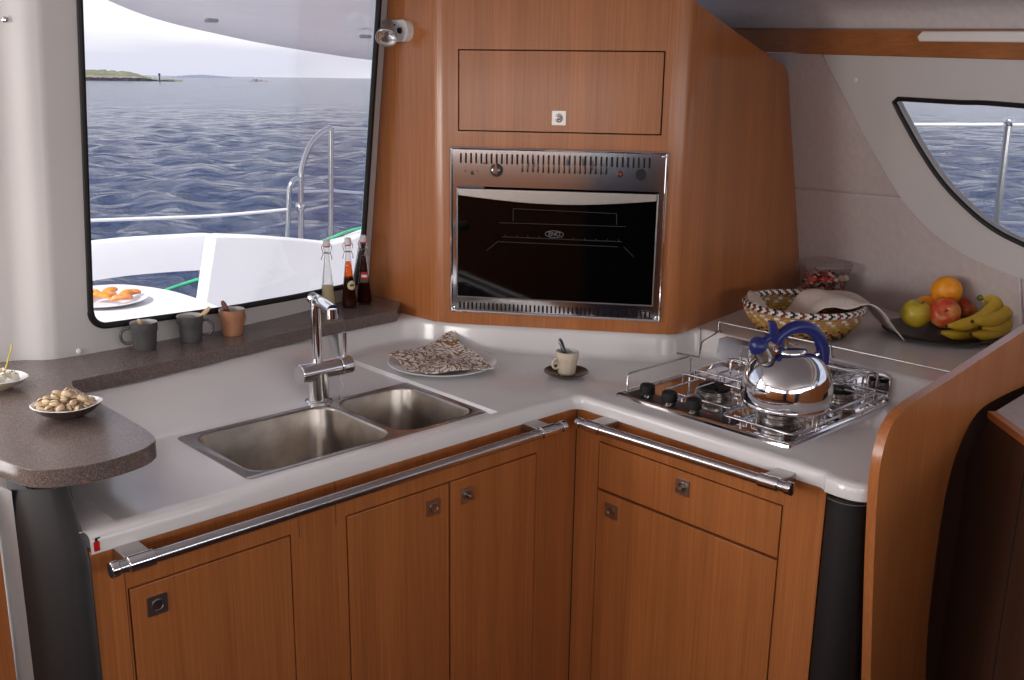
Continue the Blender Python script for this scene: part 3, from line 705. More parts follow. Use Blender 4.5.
# padded lining panels with a seam between
sm0 = onH(803, 188); sm1 = onH(903, 196)
up_ = [(sm0[0]-.15, sm0[1]+.004), sm0, (sm1[0]+.002, sm1[1]+.002)]
scT = [p for p in sc if p[1] > sm1[1]+.002]; scB = [p for p in sc if p[1] <= sm1[1]]
top_l = (sc[0][0]-.0, z58[0][1])
mb = MB().poly([(sm0[0]-.15, sm0[1]+.006), (sm0[0], sm0[1]+.003), (sm1[0]+.005, sm1[1]+.003)]+[(p[0]-.006, p[1]) for p in scT[::-1]]+[(top_l[0]-.02, top_l[1]), (sm0[0]-.15, top_l[1])], [], .0004, .008, FH)
p_ = put('trim_2', mb, M['vinyl'], bevel=.003); tag(p_, kind='structure')
mb = MB().poly([(sm0[0]-.15, sm0[1]+.001), (sm0[0], sm0[1]-.002), (sm1[0]+.005, sm1[1]-.002)]+[(p[0]-.006, p[1]) for p in scB]+[(sc[-1][0], -.05), (-.1, -.05), (-.15, .0)], [], .0004, .008, FH)
p_ = put('trim_3', mb, M['vinyl'], bevel=.003); tag(p_, kind='structure')
w2 = root('window_2', FH(.9, .3, 0)); w2['kind'] = 'structure'
put('gasket', MB().tube([FH(p[0], p[1], .013) for p in hole], .006, 8, closed=True), M['rubber'], w2)
put('pane', MB().poly(hole, [], -.004, -.002, FH), M['pane'], w2)
f = frame_on(FH(*onH(859, 79), .012), HN); tag(put('screw_cap', MB().lathe([(.0001, .003), (.005, .002), (.0065, 0)], f, 16), M['white_plastic']), 'round off-white screw cap on the side window surround', 'screw')

# wooden valance, painted highlight and ceiling over the hull side
vb0, vb1 = onH(760, 51), onH(1024, 58); vt0, vt1 = onH(740, 28), onH(1024, 28.5)
def ext(p, q, x): return p[1]+(q[1]-p[1])*(x-p[0])/(q[0]-p[0])
X0, X1 = -.7, 2.7
mb = MB().poly([(X0, ext(vb0, vb1, X0)), (X1, ext(vb0, vb1, X1)), (X1, ext(vt0, vt1, X1)), (X0, ext(vt0, vt1, X0))], [], .002, .022, FH)
o = put('trim_4', mb, M['woodh'], bevel=.003); tag(o, kind='structure')
# white plate standing in for the bright reflection on the valance
lp = [onH(*p, .022) for p in [(921, 41), (919, 36), (924, 31), (1030, 31), (1150, 31), (1150, 43)]]
o = put('valance_highlight', MB().poly(lp, [], .0225, .030, FH), M['white_plastic'], bevel=.003); tag(o, 'white strip standing in for the bright reflection on the valance over the side window', 'lamp')
mb = MB()
yt = lambda x: ext(vt0, vt1, x)
prof_c = [(0., .0), (.008, .028), (.03, .045), (.10, .062), (.3, .085), (.6, .10)]
mb.grid([[FH(x, yt(x)+dz, .0)+HN*0+(-EA)*(inb) for inb, dz in [(-.02, 0.001), (.004, .0012), (.010, .03), (.03, .052), (.10, .066), (.35, .088), (.8, .10)]] for x in (X0, .0, .4, 1.0, 1.8, X1)])
structure('ceiling', mb.grid([[W(a, b, 1.845) for b in (-1.6, 0, 1, 2.7)] for a in (-3.3, -1, .4, 1.6)]), M['ceil'], smooth=60)

# =================================================================== FIDDLE RAIL, END PANEL, END COLUMN
def rail():
    a = .578; p0 = np.array(at_z(716, 332.7, ZL)); b0 = p0[1]; h = z_at(a, b0, 322)-ZL
    r = root('fiddle_rail', W(a, .25, ZL), 'thin chrome fiddle rail along the edge of the raised shelf behind the hob', 'rail')
    b1 = .618
    put('bar', MB().tube([W(a, b0, ZL+h), W(a, b1, ZL+h)], .0028, 10), M['rail'], r)
    for b in (b0, (b0+b1)/2-.02, b1):
        put('post', MB().cyl(W(a, b, ZL), W(a, b, ZL+h+.002), .0042, 14).lathe([(.0001, .003), (.008, .003), (.009, 0)], Fr(W(a, b, ZL)), 16), M['rail'], r)
rail()
PB = .655
pp = [(870, 700), (871.5, 640), (874, 560), (877, 500), (880, 468), (884.5, 446), (890, 429), (899, 415), (913, 403), (950, 379.5), (985, 356.5), (1024, 331)]
q = [at_b(x, y, PB) for x, y in pp]; q = [(p[0], p[2]) for p in q]
arch = [(1024, 386), (1000, 397), (978, 412), (962, 440), (950, 475), (941, 520), (933, 580), (927, 640), (925, 700)]
q2 = [at_b(x, y, PB) for x, y in arch]; q2 = [(p[0], p[2]) for p in q2]
sl = (q[-1][1]-q[-2][1])/(q[-1][0]-q[-2][0]); endz = q[-1][1]+(1.12-q[-1][0])*sl
bot0 = (q[0][0]+.012, .0); bot1 = (q2[-1][0]+.03, .0)
outl = [bot0]+[tuple(p) for p in smooth_path(q, 4)]+[(.97, endz+.15*sl*-1), (.97, q2[0][1]+.012)]+[tuple(p) for p in smooth_path(q2, 4)]+[bot1]
FP = Fr(W(0, PB, 0), EA, EZ, EB)
o = put('end_panel', MB().poly(outl, [], -.018, 0, FP), M['wood'], loc=W(.3, PB, 0), bevel=.004, seg=3); tag(o, 'tall curved teak panel closing the right end of the galley', 'panel')
# black padded end column under the rounded nose of the worktop
col = smooth_path([(.10, .553), (.074, .556), (.066, .565), (.064, .59), (.074, .612), (.095, .626), (.13, .628)], 5)
t = root('padded_column', W(.1, .59, 0), 'black leatherette padded column between hob cabinet and end panel', 'column')
put('leather_pad', MB().grid([[W(a, b-(.866-z)*.0, z) for z in (0, .3, .6, .855, .862)] for a, b in col]), M['leather'], t)
cc = [c for c in col]
put('stitching', MB().tube([W(a-.0008, b, .8555) for a, b in cc[6:-4]], .0008, 6), M['stitch'], t)

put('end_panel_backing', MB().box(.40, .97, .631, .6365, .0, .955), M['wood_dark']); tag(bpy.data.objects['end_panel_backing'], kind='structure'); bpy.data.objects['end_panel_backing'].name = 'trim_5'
# low locker in the shade beyond the end panel
lk = root('side_locker', W(.85, 1.0, 0), 'low teak locker, coloured dark for shade, beyond the arch of the end panel', 'cabinet')
lt = [at_z(*p, ZL-.003)[:2] for p in [(975, 404), (990, 411), (1024, 436)]]
def lerp2(p, q, t): return (p[0]+(q[0]-p[0])*t, p[1]+(q[1]-p[1])*t)
l0 = lerp2(lt[1], lt[2], -1.6); l1 = lerp2(lt[1], lt[2], 4)
pth = [lerp2(lt[1], lt[2], t) for t in (-5, -3, -1.6)]+[p for p in (lt[0], lt[1]) if p[1] > .6]+[lt[2], lerp2(lt[1], lt[2], 2), lerp2(lt[1], lt[2], 4)]
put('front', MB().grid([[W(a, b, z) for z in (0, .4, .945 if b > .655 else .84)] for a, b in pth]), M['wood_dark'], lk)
nx = np.array(W(*l1))-np.array(W(*l0)); nx /= np.linalg.norm(nx); ny = np.cross(EZ, nx)
if ny @ (np.array(W(*l0))-CAM*[1, 1, 0]) < 0: ny = -ny
pa = [W(a, b, 0) for a, b in pth if b > .655]
mbk = MB(); mbk.grid([[p-ny*.004+EZ*.948, p-ny*.004+EZ*.962, p+ny*.012+EZ*.962] for p in pa]); put('top_edge', mbk, M['wood'], lk)
put('top', MB().poly([toab(p+ny*.01)[:2] for p in pa]+[(.85, 1.9), (.97, .66)], [], .952, .961), M['vinyl'], lk)
jx = at_z(1014, 640, .4)
mbk = MB(); m0 = np.array(W(*lerp2(lt[1], lt[2], 1.15))); mbk.tube([m0-ny*.001+EZ*z for z in (.05, .93)], .0015, 6); put('door_joint', mbk, M['gap'], lk)

# =================================================================== HOB
HA0, HA1, HB_0, HB_1 = .127, .535, -.006, .437; HZ0 = ZC
hob = root('gas_hob', W(.34, .2, ZC), 'stainless three burner gas hob let into the worktop beside the end panel', 'hob')
def rr3(ins, z, rr): return [W(x, y, HZ0+z) for x, y in rrect(HA0+ins, HA1-ins, HB_0+ins, HB_1-ins, rr, 5)]
mb = MB(); P = [rr3(-.001, .0, .012), rr3(.0, .005, .012), rr3(.004, .008, .011), rr3(.009, .008, .01), rr3(.013, .004, .01), rr3(.02, .002, .01)]
mb.grid(P, closev=True); c = W((HA0+HA1)/2, (HB_0+HB_1)/2, HZ0+.0018); mb.grid([P[-1], [c]*len(P[-1])], closev=True)
put('tray', mb, M['chrome'], hob, weld=False)
put('knob_panel', MB().poly(rrect(HA0+.018, HA0+.062, HB_0+.02, .285, .004), [], HZ0+.002, HZ0+.006), M['black'], hob, bevel=.001)
for px, py in ((647, 397), (669, 404.5), (693, 412)):
    a, b, _ = at_z(px, py, HZ0+.006)
    kb = put('control_knob', MB().lathe([(.0001, .030), (.0135, .030), (.0165, .027), (.0175, .010), (.0165, .008), (.0001, .008)], Fr(W(a, b, HZ0+.006)), 24), M['matt_black'], hob)
    put('knob_skirt', MB().lathe([(.0001, .008), (.008, .008), (.009, .0), (.013, 0), (.014, .0)], Fr(W(a, b, HZ0+.006)), 20), M['chrome'], kb)
a, b, _ = at_z(709, 414, HZ0+.006); put('ignition_mark', MB().poly(rrect(a-.002, a+.002, b-.006, b+.006, .001), [], HZ0+.006, HZ0+.0066), M['red'], hob)
def burner(a, b, r):
    f = Fr(W(a, b, HZ0+.002))
    bu = put('burner', MB().lathe([(.0001, .0), (r*1.35, .0), (r*1.4, .003), (r*1.25, .006), (r*1.08, .007), (r*1.08, .013), (r*1.14, .015), (r*1.14, .018), (r, .019), (r, .026), (r*.9, .028), (.0001, .028)], f, 36), M['steel'], hob)
    mb = MB()
    for i in range(3):
        t0 = i*2*PI/3+.4; P = []
        for j in range(9):
            t = t0+j/8*(2*PI/3-.16); P.append([f(rr*math.cos(t), rr*math.sin(t), z) for rr, z in ((r*.25, .029), (r*.25, .034), (r*.8, .035), (r*.93, .032), (r*.93, .028))])
        mb.grid(P); mb.add(P[0], [(0, 1, 2, 3, 4)]); mb.add(P[-1], [(4, 3, 2, 1, 0)])
    put('burner_cap', mb.lathe([(.0001, .031), (r*.25, .031), (r*.25, .028)], f, 20), M['matt_black'], bu)
    put('flame_sensor', MB().cyl(f(r*1.25, 0, 0), f(r*1.25, 0, .026), .0022, 8), M['steel'], bu)
K_ = at_z(783, 405, .94)
burner(.265, .165, .038); burner(.235, .345, .034); burner(.46, .36, .03)
def grate(a0, a1, b0, b1, h=.042):
    z = HZ0+.006; t = HZ0+h; mb = MB()
    # outer wire low rail on legs plus pan bearers rising over the burner
    r_ = .0024
    loop = [W(x, y, z+.012) for x, y in rrect(a0, a1, b0, b1, .012, 4)]
    mb.tube(loop, r_, 8, closed=True)
    for u, v in ((a0, b0+.02), (a1, b0+.02), (a0, b1-.02), (a1, b1-.02)): mb.tube([W(u, v, z-.003), W(u, v, z+.012)], r_, 8)
    am, bm2 = (a0+a1)/2, (b0+b1)/2
    for s in (-1, 1):
        for (x0, y0, x1, y1) in ((am+s*.022, b0, am+s*.022, bm2-.025), (am+s*.022, b1, am+s*.022, bm2+.025)):
            mb.tube(smooth_path([W(x0, y0, z+.012), W(x0, y0, t-.004), W(x0, y0+(y1-y0)*.08, t), W(x1, y1, t)], 4), r_, 8)
        for (x0, y0, x1, y1) in ((a0 if s < 0 else a1, bm2, am+s*.03, bm2),):
            mb.tube(smooth_path([W(x0, y0, z+.012), W(x0, y0, t-.004), W(x0+(x1-x0)*.08, y0, t), W(x1, y1, t)], 4), r_, 8)
    put('pan_support', mb, M['rail'], hob, smooth=60)
grate(.20, .385, .075, .25); grate(.155, .345, .262, .428); grate(.385, .535, .285, .425); grate(.395, .54, .08, .265)
# tall wire pan fiddles along the left edge and right rear
mb = MB()
def wire(pts, r_=.0023): mb.tube(pts, r_, 8)
zf = .05
wire([W(.150, .012, HZ0+.006), W(.150, .012, HZ0+zf-.004), W(.156, .012, HZ0+zf), W(.375, .012, HZ0+zf), W(.381, .012, HZ0+zf-.004), W(.381, .012, HZ0+.006)])
wire([W(.34, .0, HZ0+zf+.012), W(.382, .035, HZ0+zf+.002), W(.41, .02, HZ0+zf+.03), W(.50, -.01, HZ0+zf+.028), W(.535, -.02, HZ0+zf+.03)])
wire([W(.24, .43, HZ0+.006), W(.24, .43, HZ0+.032), W(.246, .43, HZ0+.036), W(.48, .43, HZ0+.036), W(.486, .43, HZ0+.032), W(.486, .43, HZ0+.006)])
wire([W(.53, .05, HZ0+.004), W(.53, .05, HZ0+.055), W(.53, .055, HZ0+.058), W(.53, .38, HZ0+.058), W(.53, .385, HZ0+.055), W(.53, .385, HZ0+.004)])
wire([W(.42, .10, HZ0+.004), W(.42, .10, HZ0+.05), W(.425, .105, HZ0+.053), W(.425, .25, HZ0+.053), W(.42, .255, HZ0+.05), W(.42, .255, HZ0+.004)])
put('pan_fiddle', mb, M['rail'], hob, smooth=60)
# polished hinged lid leaf standing against the shelf front, and folded side leaf
FLd = Fr(W(.553, 0, HZ0+.004), EB, EZ*.985+EA*.06, -EA)
put('hinged_lid', MB().poly([(-.035, 0), (.43, 0), (.425, .052), (.405, .062), (-.01, .062), (-.03, .052)], [], -.0, .004, FLd), M['chrome'], hob, bevel=.0015)
for bb in (.03, .40): put('lid_hinge', MB().cyl(W(.543, bb-.02, HZ0+.010), W(.543, bb+.02, HZ0+.010), .006, 16), M['chrome'], hob)

# =================================================================== KETTLE
def kettle():
    a, b = .240, .356; zb = HZ0+.0445
    base = W(a, b, zb); r = root('whistling_kettle', base, 'polished steel whistling kettle with blue arched handle, on the front burner', 'kettle')
    R = .092
    # body: flat base ring, near-vertical wall, domed shoulder
    pr = [(.0001, 0), (R*.86, 0), (R*.93, .002), (R*.955, .006), (R*.93, .010), (R*.985, .016), (R, .035)]
    for i in range(1, 15): t = i/14*PI/2; pr.append((R*math.cos(t*.93)**.92 if i < 14 else .028, .035+(.082)*math.sin(t)))
    fb = Fr(base)
    put('body', MB().lathe(pr, fb, 64), M['chrome'], r, smooth=60)
    top = .035+.082
    put('lid', MB().lathe([(.034, top-.004), (.034, top+.001), (.028, top+.006), (.0001, top+.009)], fb, 40), M['chrome'], r, smooth=60)
    # directions in the picture: spout to the left and a touch towards the viewer
    d = np.array([-.94, -.34, 0.]); d /= np.linalg.norm(d)
    s0 = base+d*.046+EZ*.088; s1 = base+d*.074+EZ*.128
    sp = put('spout', MB().cyl(s0, s1, .0185, 28, r1=.0155), M['steel'], r)
    ax = (s1-s0)/np.linalg.norm(s1-s0)
    cp = put('whistle_cap', MB().lathe([(.0001, .020), (.010, .019), (.0165, .013), (.019, .004), (.019, -.004), (.0165, -.006)], ax_frame(s1, ax), 28), M['blue'], sp)
    mb = MB().tube([s1+ax*.008-d*.008, s1-d*.030+EZ*.022], [.007, .008], 12)
    l = s1-d*.03+EZ*.010; mb.add([l+d*.004-.0*EZ+np.array([0, -.008, 0]), l+d*.004+np.array([0, .008, 0]), l-d*.03-EZ*.018+np.array([0, .008, 0]), l-d*.03-EZ*.018+np.array([0, -.008, 0]),
            l+d*.012+EZ*.042+np.array([0, -.009, 0]), l+d*.012+EZ*.042+np.array([0, .009, 0]), l-d*.004+EZ*.040+np.array([0, .009, 0]), l-d*.004+EZ*.040+np.array([0, -.009, 0])],
           [(0, 1, 2, 3), (4, 7, 6, 5), (0, 4, 5, 1), (1, 5, 6, 2), (2, 6, 7, 3), (3, 7, 4, 0)])
    put('whistle_lever', mb, M['blue'], sp, bevel=.002)
    # handle: arch from the front post over the lid to the rear shoulder
    def Hp(u, z): return base-d*u+EZ*z
    hp = [Hp(-.034, .130), Hp(-.026, .146), Hp(-.006, .159), Hp(.020, .163), Hp(.046, .156), Hp(.068, .136), Hp(.080, .108), Hp(.082, .080)]
    sp_ = smooth_path(hp, 5); rr = [.0090+.0042*min(1, i/(len(sp_)*.35)) for i in range(len(sp_))]
    hd = put('handle', MB().tube(sp_, rr, 18), M['blue'], r, smooth=60)
    put('front_post', MB().cyl(Hp(-.014, .100), Hp(-.018, .158), .0085, 16), M['steel'], r)
    put('rear_bracket', MB().tube(smooth_path([Hp(.080, .098), Hp(.066, .102), Hp(.054, .092), Hp(.056, .08)], 4), .006, 10), M['chrome'], hd)
    put('handle_rivet', MB().sph(Hp(.078, .124)-np.array([0, .0125, 0]), .003), M['black'], hd)
kettle()

# =================================================================== CROCKERY ON THE WORKTOP
def plate(name, c, R, h, m, label, cat, tilt=0, n=48, group=None, foot=.55, th=.004):
    pr = [(.0001, .001), (R*foot*.9, .001), (R*foot, 0), (R*foot*1.04, .0015), (R*.8, h*.45), (R, h-.001), (R+.001, h), (R*.995, h+.0015), (R*.8, h*.45+th), (R*foot, .0015+th), (.0001, .001+th)]
    f = Fr(c); o = put(name, MB().lathe(pr, f, n), m, loc=c, smooth=50); return tag(o, label, cat, group)
pc = at_z(442.5, 364, ZC+.008)
plate('dinner_plate', W(pc[0], pc[1], ZC), .132, .016, M['white_china'], 'round white plate on the worktop under the patterned napkin', 'plate')
# folded patterned napkin
def napkin_mesh():
    cs = [at_z(388, 353, ZC+.035), at_z(426, 376, ZC+.02), at_z(494, 366, ZC+.022), at_z(452, 340, ZC+.02)]
    cs = [W(*c[:2], 0) for c in cs]; n = 44; P = []
    for i in range(n+1):
        row = []
        for j in range(n+1):
            u, v = i/n, j/n
            p = (1-u)*(1-v)*cs[0]+u*(1-v)*cs[1]+u*v*cs[2]+(1-u)*v*cs[3]
            fz = .006*math.sin(9*u+2*v)+.006*math.sin(7*v-3*u+1)+.010*math.exp(-((u-.12)**2+(v-.5)**2)/.012)-.004*math.exp(-((u-.05)**2+(v-.95)**2)/.03)
            fold = .003*math.sin(26*(u+v*.3))*math.exp(-((v-.5)**2)/.1)
            q = p-W(pc[0], pc[1], 0); rad = math.hypot(q[0], q[1])
            zmin = .006+max(0, (rad-.075))*.16+.003
            wob = .012*math.sin(6*v*PI)*(1 if u < .02 or u > .98 else 0)
            row.append(p+EZ*(ZC+zmin+max(0, .011+fz+fold))+wob*.3*EA)
        P.append(row)
    return P
nk = napkin_mesh(); low = [[p-EZ*.0035 for p in r_] for r_ in nk]
mb = MB().grid(nk).grid(low)
n_ = len(nk)-1
edge = [(i, 0) for i in range(n_)]+[(n_, j) for j in range(n_)]+[(i, n_) for i in range(n_, 0, -1)]+[(0, j) for j in range(n_, 0, -1)]
mb.grid([[nk[i][j] for i, j in edge], [low[i][j] for i, j in edge]], closev=True)
o = put('napkin', mb, M['napkin'], smooth=70); tag(o, 'crumpled white paper napkin printed with brown arabesques, on the white plate', 'napkin')
# espresso cup, saucer, spoon
sc_ = at_z(566, 374, ZC+.006)
plate('saucer', W(sc_[0], sc_[1], ZC), .0525, .014, M['brown_china'], 'dark brown saucer under the small cream cup', 'saucer', foot=.5)
def mug(c, R0, R1, H, m, label, group, hang, facets=10, hr=None, mi_in=None):
    r = root('mug' if H > .06 else 'espresso_cup', c, label, 'mug' if H > .06 else 'cup', group)
    n = 40; P = []
    prof = [(.0001, .001), (R0*.8, .001), (R0*.86, 0), (R0, .004), (R0+(R1-R0)*.4, H*.42), (R0+(R1-R0)*.68, H*.66), (R1*1.0, H*.72), (R1, H-.001), (R1-.0012, H), (R1-.003, H-.001), (R1-.0045, H*.7), (R0-.003, .008), (.0001, .006)]
    for i, (rad, z) in enumerate(prof):
        row = []
        for j in range(n):
            t = 2*PI*j/n; k_ = 1
            if 3 <= i <= 5 and facets: k_ = 1-.028*(1-abs(math.cos(t*facets/2)))
            row.append(c+np.array([rad*k_*math.cos(t), rad*k_*math.sin(t), z]))
        P.append(row)
    mb = MB().grid(P, closev=True, mf=lambda i, j: 1 if i >= 8 else 0)
    put('body', mb, [m, mi_in or M['cup_in']], r, smooth=45)
    d = np.array([math.cos(hang), math.sin(hang), 0.]); hr = hr or H*.27
    cz = H*.52; rb = R0+(R1-R0)*.6
    pts = [c+d*(rb-.001)+EZ*(cz+hr), c+d*(rb+hr*.6)+EZ*(cz+hr*1.02), c+d*(rb+hr*1.2)+EZ*(cz+hr*.45), c+d*(rb+hr*1.22)+EZ*(cz-hr*.3), c+d*(rb+hr*.7)+EZ*(cz-hr*.95), c+d*(rb-.002)+EZ*(cz-hr*.9)]
    put('handle', MB().tube(smooth_path(pts, 5), H*.055, 12), m, r, smooth=60)
    return r
cc_ = W(sc_[0]+.002, sc_[1]+.0, ZC+.0057)
r_ = mug(cc_, .021, .0275, .057, M['cream_china'], 'small faceted cream espresso cup on a dark saucer', None, math.radians(-150), 10, .012)
def stick(name, p0, p1, r0, r1, m, label, cat, group=None, flat=.45):
    t = np.array(p1)-np.array(p0); t /= np.linalg.norm(t); side = np.cross(t, FW); side /= np.linalg.norm(side); nn = np.cross(side, t)
    P = []; N = 10
    for i in range(N+1):
        s = i/N; c = np.array(p0)*(1-s)+np.array(p1)*s; rad = r0+(r1-r0)*ss(s*1.1)
        if i in (0, N): rad *= .55
        P.append([c+side*rad*math.cos(2*PI*j/10)+nn*rad*flat*math.sin(2*PI*j/10) for j in range(10)])
    mb = MB().grid(P, closev=True); mb.f.append(tuple(range(10))); mb.m.append(0); mb.f.append(tuple(range(N*10, N*10+10))); mb.m.append(0)
    return tag(put(name, mb, m, smooth=60), label, cat, group)
tip = on_plane(559.5, 338.5, cc_, FW)
stick('teaspoon', cc_+np.array([.010, 0, .012]), tip, .0035, .0052, M['spoon'], 'dark steel teaspoon leaning in the cream espresso cup', 'spoon')

# =================================================================== MUGS ON THE SILL
specs = [((145.5, 349), 'grey_china', 'dark grey mug on the window ledge, nearest the brown counter end', math.radians(-155), (138, 319), 'birch', 'pale wooden stirrer standing in the grey mug nearest the counter end'),
         ((191.5, 341.5), 'grey_china', 'dark grey mug on the window ledge, standing next to the tan mug', math.radians(12), (210, 307), 'birch', 'pale wooden stirrer leaning right in the grey mug next to the tan one'),
         ((233, 334.5), 'tan_china', 'tan mug on the window ledge, with a brown wooden spoon in it', math.radians(70), (222, 301), 'brown_wood', 'brown wooden spoon leaning in the tan mug')]
for (pt, m_, lab, ha, tp, sm, sl_) in specs:
    g_ = at_z(*pt, ZS); c = W(g_[0], g_[1]+.0, ZS)
    mug(c, .024, .0295, .0615, M[m_], lab, 'mugs on the window ledge', ha, 10, .017)
    tp3 = on_plane(tp[0], tp[1], c, FW)
    stick('stirrer' if sm == 'birch' else 'wooden_spoon', c+EZ*.012-(tp3-c)*[.5, .5, 0], tp3, .0035, .0062 if sm != 'birch' else .0052, M[sm], sl_, 'spoon', 'wooden spoons in the mugs')

# =================================================================== BOTTLES
def bottle(pt, toprow, lo_m, hi_m, lab, label_kind, fill, split):
    g_ = at_z(*pt, ZS); a, b = g_[0], g_[1]; base = W(a, b, ZS); H = z_at(a, b, toprow)-ZS
    r = root('swing_top_bottle', base, lab, 'bottle', 'swing-top bottles in the corner of the window ledge')
    s = H/.19; Rb = .0205
    pr = [(.0001, .004), (Rb*.7, .002), (Rb*.95, 0), (Rb, .004), (Rb*.98, .02), (Rb*.40, H*.66), (Rb*.32, H*.76), (Rb*.32, H*.84), (Rb*.42, H*.85), (Rb*.42, H*.88), (Rb*.3, H*.885)]
    f = Fr(base); put('glass_body', MB().lathe(pr, f, 28), M['bottle'], r, smooth=50)
    def rad(z):
        z = max(z, .02); return (Rb*.98+(Rb*.40-Rb*.98)*(z-.02)/(H*.66-.02) if z < H*.66 else Rb*.34)-.0016
    zs = [.005]+list(np.linspace(.012, fill*H, 9)); sp_i = split
    lq = [(.0001, .005)]+[(rad(z), z) for z in zs]+[(.0001, fill*H)]
    mb = MB().lathe(lq, f, 24, mf=lambda i, j: 0 if (i < len(lq)-2 and lq[i][1] < split*H) else 1)
    put('contents', mb, [lo_m, hi_m], r, smooth=50)
    st = put('stopper', MB().lathe([(.0001, H*.885), (Rb*.42, H*.885), (Rb*.42, H*.905)], f, 20), M['red'], r)
    put('ceramic_cap', MB().lathe([(Rb*.42, H*.905), (Rb*.44, H*.93), (Rb*.42, H*.985), (Rb*.3, H), (.0001, H)], f, 20), M['white_china'], st)
    dx_ = np.array([.97, .2, 0])
    mb = MB()
    for sg in (-1, 1): mb.tube(smooth_path([base+EZ*H*.93+dx_*sg*.009, base+EZ*H*.88+dx_*sg*.013, base+EZ*H*.80+dx_*sg*.0095, base+EZ*H*.745+dx_*sg*.0125, base+EZ*H*.71+dx_*sg*.013-np.array([0, .006, 0])], 5), .0011, 6)
    mb.tube([base+EZ*H*.93-dx_*.009, base+EZ*H*.93+dx_*.009], .0011, 6).tube([base+EZ*(H*.80+.007*0)+np.array([.0075*math.cos(t), .0075*math.sin(t), 0]) for t in np.linspace(0, 2*PI, 17)[:-1]], .0011, 6, closed=True)
    put('wire_bail', mb, M['steel'], r)
    if label_kind:
        m_, zc, hh, ww, d = label_kind
        ang = math.atan2(-base[1], -base[0])+d; P = []
        for i in range(9):
            row = []
            for j in range(9):
                u, v = (i/8-.5)*2, (j/8-.5)*2; zz = zc*H+v*hh
                w_ = ww*(math.sqrt(max(0, 1-v*v)) if m_ == 'label_cream' else 1)
                t = ang+u*w_; row.append(base+np.array([(rad(zz)+.0024)*math.cos(t), (rad(zz)+.0024)*math.sin(t), zz]))
            P.append(row)
        mb = MB().grid(P, mf=lambda i, j: 1 if (m_ == 'label_red' and j < 2) or (m_ == 'label_cream' and 3 <= j <= 4 and 2 <= i <= 5) else (2 if m_ == 'label_red' and j in (4, 5) and 1 <= i <= 6 else 0))
        put('paper_label', mb, [M[m_], M['label_green'], M['white_china']], r)
bottle((328.5, 308), 239, M['pale'], M['bottle'], 'swing-top bottle of pale dressing, leftmost of three on the ledge', None, .33, .9)
bottle((349.5, 307), 237.5, M['oil_dark'], M['oil'], 'swing-top bottle, amber above and dark below, with an oval cream label', ('label_cream', .33, .0125, .8, .55), .66, .42)
bottle((364.5, 303.5), 235, M['vinegar'], M['vinegar'], 'swing-top bottle of dark vinegar with a red label, by the teak housing', ('label_red', .40, .014, .75, .1), .70, .9)

# =================================================================== NUT BOWL AND SNACK BOWL
g_ = at_z(66.5, 411, ZS+.01); NC = W(g_[0], g_[1], ZS)
u_ax = CR*[1, 1, 0]; u_ax = u_ax/np.linalg.norm(u_ax); v_ax = np.cross(EZ, u_ax)
def oval_bowl(name, c, ru, rv, h, m, lab, spoutdir=True):
    prof = [(.0001, .0015), (.40, .001), (.45, 0), (.5, .003), (.8, h*.5), (1.0, h), (1.02, h+.001), (.99, h+.002), (.78, h*.5+.005), (.45, .006), (.0001, .006)]
    P = []
    for rad, z in prof:
        row = []
        for j in range(48):
            t = 2*PI*j/48; x, y = rad*math.cos(t), rad*math.sin(t)
            lift = .006*max(0, math.cos(t))**6*rad**3 if spoutdir else 0
            row.append(c+u_ax*ru*x*(1+.10*max(0, math.cos(t))**4)+v_ax*rv*y+EZ*(z+lift))
        P.append(row)
    return tag(put(name, MB().grid(P, closev=True, mf=lambda i, j: 1 if i >= 6 else 0), m, loc=c, smooth=55), lab, 'bowl')
oval_bowl('nut_bowl', NC, .058, .050, .023, [M['brown_china'], M['white_china']], 'small oval bowl full of pistachios on the brown counter end')
def nut_mesh(s=1.):
    mb = MB(); n = 14
    for sg in (-1, 1):
        P = []
        for i in range(9):
            t = PI*i/8; row = []
            for j in range(8):
                ph = (PI*j/7)*.94+.06*PI*.5; rr = math.sin(t)*.0062
                y = rr*math.sin(ph)*sg; z = rr*math.cos(ph)
                hinge = .10*sg*(1-math.cos(t))*.5*.012
                row.append(np.array([-.0098*math.cos(t), y*.95+hinge, z])*s)
            P.append(row)
        mb.grid(P)
    return mb
kern = MB().sph((0, 0, 0), .0052, 10, 8, sc=(1.5, .8, .8))
nm = nut_mesh(); proto = None; protok = None
pos = []; k_ = 0
rnd = random.Random(9)
for ring_, cnt, z in ((.78, 13, .0245), (.55, 10, .0235), (.28, 6, .0215), (.0, 1, .021), (.58, 8, .033), (.33, 6, .035), (.05, 2, .036), (.22, 3, .044)):
    for i in range(cnt):
        t = 2*PI*(i+rnd.random()*.45)/cnt+ring_*5
        pos.append((ring_*.056*math.cos(t), ring_*.048*math.sin(t), z+rnd.uniform(-.0015, .0015)))
for i, (x, y, z) in enumerate(pos):
    p = NC+u_ax*x+v_ax*y+EZ*z
    if proto is None:
        o = put('pistachio', nm, M['nut'], loc=(0, 0, 0)); kk = put('kernel', kern, M['nut_in'], o); kk.scale = (1, .9, .9); proto = o
        md = o.modifiers.new('shell', 'SOLIDIFY'); md.thickness = .0008
    else:
        o = proto.copy(); COL.objects.link(o); kk = proto.children[0].copy(); COL.objects.link(kk); kk.parent = o
    o.location = tuple(p); o.rotation_euler = (rnd.uniform(0, 6.28), rnd.uniform(-.5, .5), rnd.uniform(0, 6.28)); sc1 = rnd.uniform(.85, 1.05); o.scale = (sc1,)*3
    tag(o, 'pistachio nut in its shell in the small oval bowl', 'nut', 'pistachios in the small bowl')
SC = W(*at_z(-6, 383, ZS+.01)[:2], ZS)
